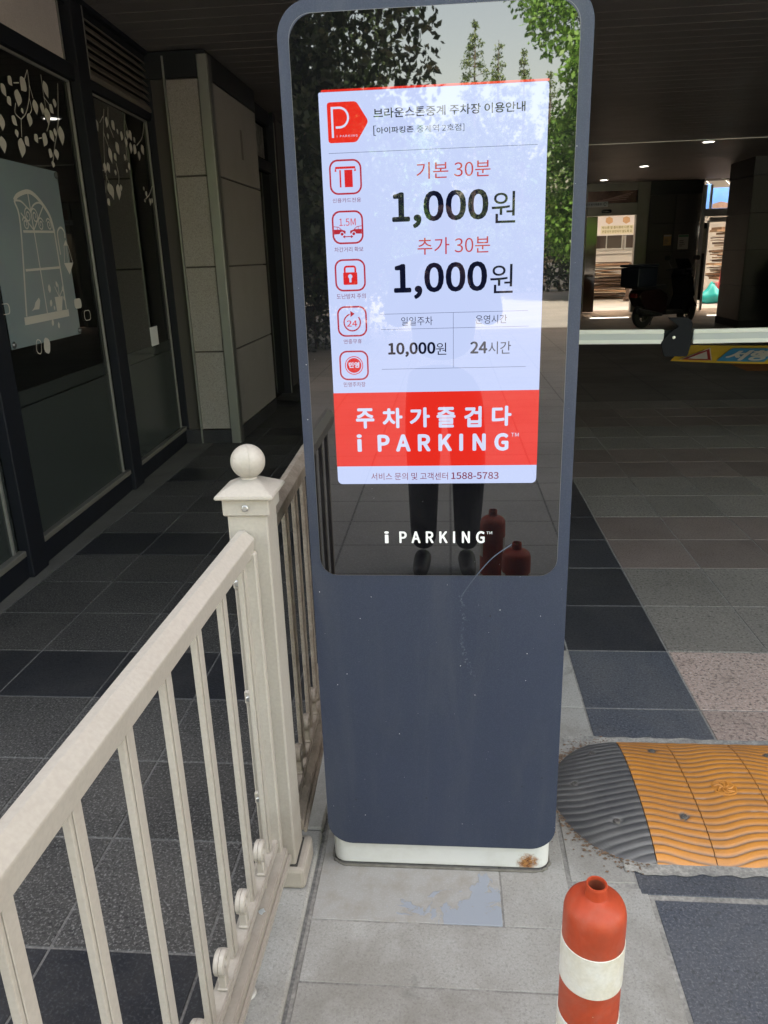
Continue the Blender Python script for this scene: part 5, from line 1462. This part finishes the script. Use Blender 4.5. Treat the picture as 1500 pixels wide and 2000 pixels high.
# ================================================================== DOWNLIGHTS
M_led = emit('led_disc', (1.0, 0.95, 0.86), 14.0)
def downlight(x, y, label, d=[None]):
    t = thing('downlight', label, 'ceiling light', (x, y, CZ), 0, 'round downlights in the garage soffit')
    if d[0] is None:
        d[0] = (finish(lathe([(0.105, 0.0), (0.105, -0.012), (0.085, -0.016), (0.082, -0.006)], 28), 'trim_ring', plain('white_trim', (0.7, 0.7, 0.68), 0.4)),
                finish(lathe([(0.083, -0.010), (0, -0.010)], 28), 'lamp_disc', M_led))
    link('trim_ring', d[0][0], t); link('lamp_disc', d[0][1], t)
downlight(3.95, 13.25, 'lit round downlight nearest the barrier, on the metal trim strip')
downlight(3.77, 16.6, 'lit round downlight above the parked delivery scooter')
downlight(3.53, 19.4, 'lit round downlight just in front of the automatic door')
downlight(-0.68, 9.0, 'lit downlight over the walkway, seen mirrored in the shop window')
downlight(2.0, 15.0, 'lit downlight behind the kiosk, mirrored on the blue poster')

# ================================================================== ACROSS THE ROAD (mirrored in the kiosk glass)
def leaf_mat(name, a, b):
    m, t, bs = newmat(name)
    oi = noise(t, 3.5, 2, 0.5)
    f = ramp(t, noise(t, 40, 2, 0.6), 0.3, 0.7)
    c = mix(t, f, a, b)
    L(t, c, bs.inputs['Base Color'])
    bs.inputs['Roughness'].default_value = 0.45
    try:
        tr = N(t, 'BsdfTranslucent'); L(t, c, tr.inputs['Color'])
        ms = N(t, 'MixShader'); ms.inputs[0].default_value = 0.35
        L(t, bs.outputs[0], ms.inputs[1]); L(t, tr.outputs[0], ms.inputs[2])
        out = [n for n in t.nodes if n.type == 'OUTPUT_MATERIAL'][0]
        L(t, ms.outputs[0], out.inputs['Surface'])
    except Exception:
        pass
    return m
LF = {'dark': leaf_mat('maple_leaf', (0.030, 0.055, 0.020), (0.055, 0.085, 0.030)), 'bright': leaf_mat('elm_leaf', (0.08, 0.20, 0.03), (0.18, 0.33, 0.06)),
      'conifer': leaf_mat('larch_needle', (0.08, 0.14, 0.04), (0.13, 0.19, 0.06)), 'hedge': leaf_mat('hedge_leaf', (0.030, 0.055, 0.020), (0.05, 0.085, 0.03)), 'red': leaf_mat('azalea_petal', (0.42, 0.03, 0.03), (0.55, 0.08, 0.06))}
M_bark = plain('bark', (0.085, 0.068, 0.052), 0.9, dirt=0.6, dscale=9, bmp=0.8, bscale=30)

def leaf_cloud(name, centres, radii, n, size, m, parent, droop=0.3, flatz=1.0):
    """many small pointed leaves gathered in clumps"""
    centres = np.array(centres, float); radii = np.array(radii, float)
    pr_ = radii ** 2; pr_ = pr_ / pr_.sum()
    idx = rng.choice(len(centres), n, p=pr_)
    d = rng.normal(size=(n, 3)); d /= np.linalg.norm(d, axis=1)[:, None]
    rad = rng.uniform(0.35, 1.05, n) ** 0.6
    c = centres[idx] + d * (radii[idx] * rad)[:, None] * np.array([1, 1, flatz])
    ax = rng.normal(size=(n, 3)); ax[:, 2] -= droop; ax /= np.linalg.norm(ax, axis=1)[:, None]
    sd_ = np.cross(ax, rng.normal(size=(n, 3))); sd_ /= np.linalg.norm(sd_, axis=1)[:, None]
    s = size * rng.uniform(0.6, 1.35, n)[:, None]
    v = np.stack([c, c + ax * s * 0.5 + sd_ * s * 0.28, c + ax * s, c + ax * s * 0.5 - sd_ * s * 0.28], 1).reshape(-1, 3)
    me = bpy.data.meshes.new(name)
    me.vertices.add(4 * n); me.vertices.foreach_set('co', v.astype(np.float32).ravel())
    me.loops.add(4 * n); me.loops.foreach_set('vertex_index', np.arange(4 * n, dtype=np.int32))
    me.polygons.add(n); me.polygons.foreach_set('loop_start', np.arange(0, 4 * n, 4, dtype=np.int32))
    me.update(calc_edges=True)
    me.materials.append(m)
    return link(name, me, parent)

def broad_tree(label, x, y, h, cr, zc, kind, n, size, clumps, trunk_r=0.16, group='street trees across the road'):
    t = thing('broadleaf_tree', label, 'tree', (x, y, -0.02), 0, group)
    bm = bmesh.new()
    add_tube(bm, [(0, 0, 0), (0.03, 0.02, zc * 0.4), (-0.05, 0.05, zc * 0.8), (0.02, 0, zc + cr * 0.4)], [trunk_r, trunk_r * 0.8, trunk_r * 0.6, trunk_r * 0.2], 12)
    cs, rs = [], []
    for k in range(clumps):
        a = random.uniform(0, 6.283); r_ = cr * math.sqrt(random.uniform(0.02, 1)); zz = random.uniform(-0.75, 1.0)
        rr = math.sqrt(max(0.05, 1 - zz * zz))
        p = Vector((r_ * rr * math.cos(a), r_ * rr * math.sin(a), zc + zz * (h - zc)))
        cs.append(p); rs.append(cr * random.uniform(0.18, 0.34))
        if k % 3 == 0:
            z0 = random.uniform(zc * 0.5, zc * 0.95)
            add_tube(bm, [(0, 0, z0), p * 0.5 + Vector((0, 0, z0 * 0.5)), p], [trunk_r * 0.4, trunk_r * 0.22, trunk_r * 0.06], 6)
    obj('trunk', bm, M_bark, t, 60)
    leaf_cloud('crown', cs, rs, n, size, LF[kind], t)
    return t
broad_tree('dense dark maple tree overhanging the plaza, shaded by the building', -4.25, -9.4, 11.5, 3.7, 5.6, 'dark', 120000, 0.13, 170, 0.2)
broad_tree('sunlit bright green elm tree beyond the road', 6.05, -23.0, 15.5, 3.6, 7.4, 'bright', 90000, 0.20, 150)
broad_tree('sunlit green tree farther right beyond the road', 11.5, -24.0, 9.5, 3.2, 5.2, 'bright', 9000, 0.24, 36)
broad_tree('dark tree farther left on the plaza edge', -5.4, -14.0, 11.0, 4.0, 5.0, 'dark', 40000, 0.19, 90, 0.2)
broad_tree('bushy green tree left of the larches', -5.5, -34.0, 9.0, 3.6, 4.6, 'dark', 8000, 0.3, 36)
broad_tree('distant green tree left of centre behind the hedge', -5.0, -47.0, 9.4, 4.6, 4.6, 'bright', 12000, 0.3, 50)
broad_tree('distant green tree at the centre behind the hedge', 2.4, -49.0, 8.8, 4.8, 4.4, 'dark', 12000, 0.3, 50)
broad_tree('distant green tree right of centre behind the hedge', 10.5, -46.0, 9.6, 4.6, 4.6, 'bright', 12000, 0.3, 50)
def larch(label, x, y, h, r_, n):
    t = thing('larch_tree', label, 'tree', (x, y, -0.05), 0, 'slender larches beyond the road')
    bm = bmesh.new(); add_tube(bm, [(0, 0, 0), (0.02, 0, h * 0.5), (0, 0, h)], [0.14, 0.09, 0.01], 10)
    cs, rs = [], []
    z = 1.2
    while z < h:
        s = (1 - z / h) ** 0.6
        for k in range(4):
            a = random.uniform(0, 6.283); q = r_ * s * random.uniform(0.4, 1.05)
            p = Vector((q * math.cos(a), q * math.sin(a), z + random.uniform(-0.1, 0.1)))
            cs.append(p); rs.append(0.10 + 0.30 * s)
            add_tube(bm, [(0, 0, z - 0.1), p], [0.02, 0.006], 5)
        z += 0.42
    obj('trunk', bm, M_bark, t, 60)
    leaf_cloud('crown', cs, rs, n, 0.13, LF['conifer'], t, droop=0.1)
larch('tallest slender larch beyond the road', 1.25, -40, 12.4, 1.5, 11000)
larch('middle slender larch beyond the road', 2.45, -40.5, 11.6, 1.3, 9000)
larch('shortest slender larch beyond the road', 3.7, -40, 10.9, 1.6, 9000)
larch('slender larch half hidden by the elm', 4.9, -39, 9.8, 1.3, 5000)
def hedge(label, x0, x1, y, h, d, kind, n, size, flowers=0):
    t = thing('clipped_hedge' if not flowers else 'azalea_bush', label, 'hedge' if not flowers else 'bush', ((x0 + x1) / 2, y, -0.02))
    m_ = int((x1 - x0) / 0.45) + 1
    cs = [((x0 + (x1 - x0) * k / m_) - (x0 + x1) / 2, random.uniform(-d, d) * 0.4, h * q + random.uniform(-0.05, 0.05)) for k in range(m_ + 1) for q in (0.3, 0.72)]
    bm = bmesh.new()
    for c in cs[::2]: add_tube(bm, [(c[0], c[1], 0), (c[0] + random.uniform(-0.1, 0.1), c[1], h * 0.7)], [0.03, 0.012], 6)
    obj('stems', bm, M_bark, t)['kind'] = 'stuff'
    leaf_cloud('foliage', cs, [h * 0.36] * len(cs), n, size, LF[kind], t)
    if flowers:
        cf = [(c[0], c[1], c[2] + h * 0.12) for c in cs if c[2] > h * 0.5]
        leaf_cloud('blossom', cf, [h * 0.34] * len(cf), flowers, size * 0.7, LF['red'], t)
hedge('azalea bush with red blossom at the left edge of the plaza', -6.2, -1.5, -10.8, 1.75, 0.8, 'hedge', 9000, 0.10, 2600)
hedge('long dark hedge along the far side of the road', -22, 24, -29.5, 1.7, 0.9, 'hedge', 16000, 0.2)

# ---- the person taking the picture: only the legs show, mirrored in the lower glass
def skin_body(name, verts, edges, radii, m, parent, root=0, sub=2):
    me = bpy.data.meshes.new(name)
    me.from_pydata([Vector(v) for v in verts], edges, [])
    o = bpy.data.objects.new(name, me); COL.objects.link(o)
    o.modifiers.new('skin', 'SKIN')
    for i, r_ in enumerate(radii):
        sv = me.skin_vertices[0].data[i]
        sv.radius = r_ if isinstance(r_, tuple) else (r_, r_)
        sv.use_root = (i == root)
    s = o.modifiers.new('sub', 'SUBSURF'); s.levels = s.render_levels = sub
    bpy.context.view_layer.update()
    m2 = bpy.data.meshes.new_from_object(o.evaluated_get(bpy.context.evaluated_depsgraph_get()))
    bpy.data.objects.remove(o); bpy.data.meshes.remove(me)
    m2.name = name; m2.materials.clear(); m2.materials.append(m)
    m2.polygons.foreach_set('use_smooth', [True] * len(m2.polygons))
    return link(name, m2, parent)
PX_, PY_ = -0.03, -0.46
PE = thing('person', 'standing person in dark trousers holding up a phone to photograph the kiosk', 'person', (PX_, PY_, 0))
M_skin = plain('skin', (0.45, 0.27, 0.19), 0.5); M_trous = plain('dark_trousers', (0.014, 0.015, 0.020), 0.8); M_jack = plain('dark_jacket', (0.022, 0.024, 0.030), 0.8)
M_shoe = plain('black_shoe', (0.012, 0.012, 0.012), 0.5); M_hair = plain('black_hair', (0.012, 0.010, 0.009), 0.5)
# trousers
skin_body('trousers', [(0, 0, 0.98), (-0.095, 0, 0.90), (-0.10, 0.02, 0.50), (-0.105, -0.01, 0.09), (0.095, 0, 0.90), (0.118, 0.06, 0.50), (0.11, -0.01, 0.09), (0, 0, 1.04)],
          [(0, 1), (1, 2), (2, 3), (0, 4), (4, 5), (5, 6), (0, 7)], [(0.14, 0.115), 0.105, 0.084, 0.066, 0.105, 0.086, 0.064, (0.15, 0.11)], M_trous, PE)
skin_body('jacket', [(0, 0, 1.02), (0, -0.01, 1.22), (0, -0.01, 1.42), (0, 0.0, 1.52), (-0.17, 0, 1.44), (-0.22, 0.08, 1.22), (-0.10, 0.30, 1.36), (0.17, 0, 1.44), (0.22, 0.08, 1.22), (0.10, 0.30, 1.36)],
          [(0, 1), (1, 2), (2, 3), (2, 4), (4, 5), (5, 6), (2, 7), (7, 8), (8, 9)], [(0.155, 0.11), (0.16, 0.115), (0.16, 0.11), (0.07, 0.07), 0.075, 0.058, 0.042, 0.075, 0.058, 0.042], M_jack, PE)
body = skin_body('body', [(0, 0, 1.45), (0, 0.01, 1.56), (0, 0.02, 1.64), (0, 0.02, 1.72), (0, 0.095, 1.63)], [(0, 1), (1, 2), (2, 3), (2, 4)], [0.06, 0.055, (0.078, 0.09), (0.07, 0.085), 0.012], M_skin, PE)
skin_body('hair', [(0, -0.02, 1.66), (0, 0.0, 1.745), (0, 0.05, 1.745)], [(0, 1), (1, 2)], [(0.082, 0.08), (0.078, 0.088), 0.05], M_hair, PE)
for s in (-1, 1):
    skin_body('shoe', [(s * 0.108, -0.05, 0.045), (s * 0.112, 0.06, 0.05), (s * 0.12, 0.19, 0.035)], [(0, 1), (1, 2)], [0.045, 0.048, 0.036], M_shoe, PE)
    bm = bmesh.new()
    for q in ((s * 0.028, 0.083, 1.655),): add_lathe(bm, [(0, -0.009), (0.008, -0.004), (0.009, 0), (0.008, 0.004), (0, 0.009)], 10, Matrix.Translation(q))
    obj('eye', bm, plain('eye', (0.05, 0.04, 0.04), 0.1), body)
    hb_ = Vector((s * 0.10, 0.31, 1.37)); pc = Vector((s * 0.062, 0.385, 1.44))
    vv, ee, rr = [hb_, pc], [(0, 1)], [0.026, (0.034, 0.018)]
    for k, ln in enumerate((0.060, 0.070, 0.074, 0.066)):
        b0 = pc + Vector((s * 0.004, 0.016, 0.015 + 0.017 * (k - 1.2)))
        i0 = len(vv)
        vv += [b0, b0 + Vector((-s * 0.012, ln * 0.45, 0.004)), b0 + Vector((-s * 0.040, ln * 0.62, 0.004)), b0 + Vector((-s * (0.025 + ln * 0.5), ln * 0.45, 0.004))]
        ee += [(1, i0), (i0, i0 + 1), (i0 + 1, i0 + 2), (i0 + 2, i0 + 3)]; rr += [0.010, 0.0092, 0.0085, 0.0075]
    i0 = len(vv)
    vv += [pc + Vector((-s * 0.012, -0.012, 0.01)), pc + Vector((-s * 0.034, 0.0, 0.028)), pc + Vector((-s * 0.05, 0.012, 0.04))]
    ee += [(1, i0), (i0, i0 + 1), (i0 + 1, i0 + 2)]; rr += [0.013, 0.011, 0.009]
    skin_body('hand', vv, ee, rr, M_skin, PE, 0, 1)
ph = thing('phone', 'black phone held up by the person in front of the kiosk', 'phone', (PX_ + 0.03, -0.045, 1.47))
obj('phone_shell', box(-0.038, 0.038, -0.008, 0.0, -0.115, 0.045, bevel=0.003, seg=2), plain('phone_black', (0.01, 0.01, 0.012), 0.15), ph)
obj('lens_ring', lathe([(0.0, 0), (0.006, 0), (0.006, 0.002), (0.004, 0.003), (0, 0.003)], 14, Matrix.Translation((0, 0.0005, 0.03)) @ Matrix.Rotation(R(-90), 4, 'X')), plain('lens_glass', (0.005, 0.005, 0.008), 0.03), ph)
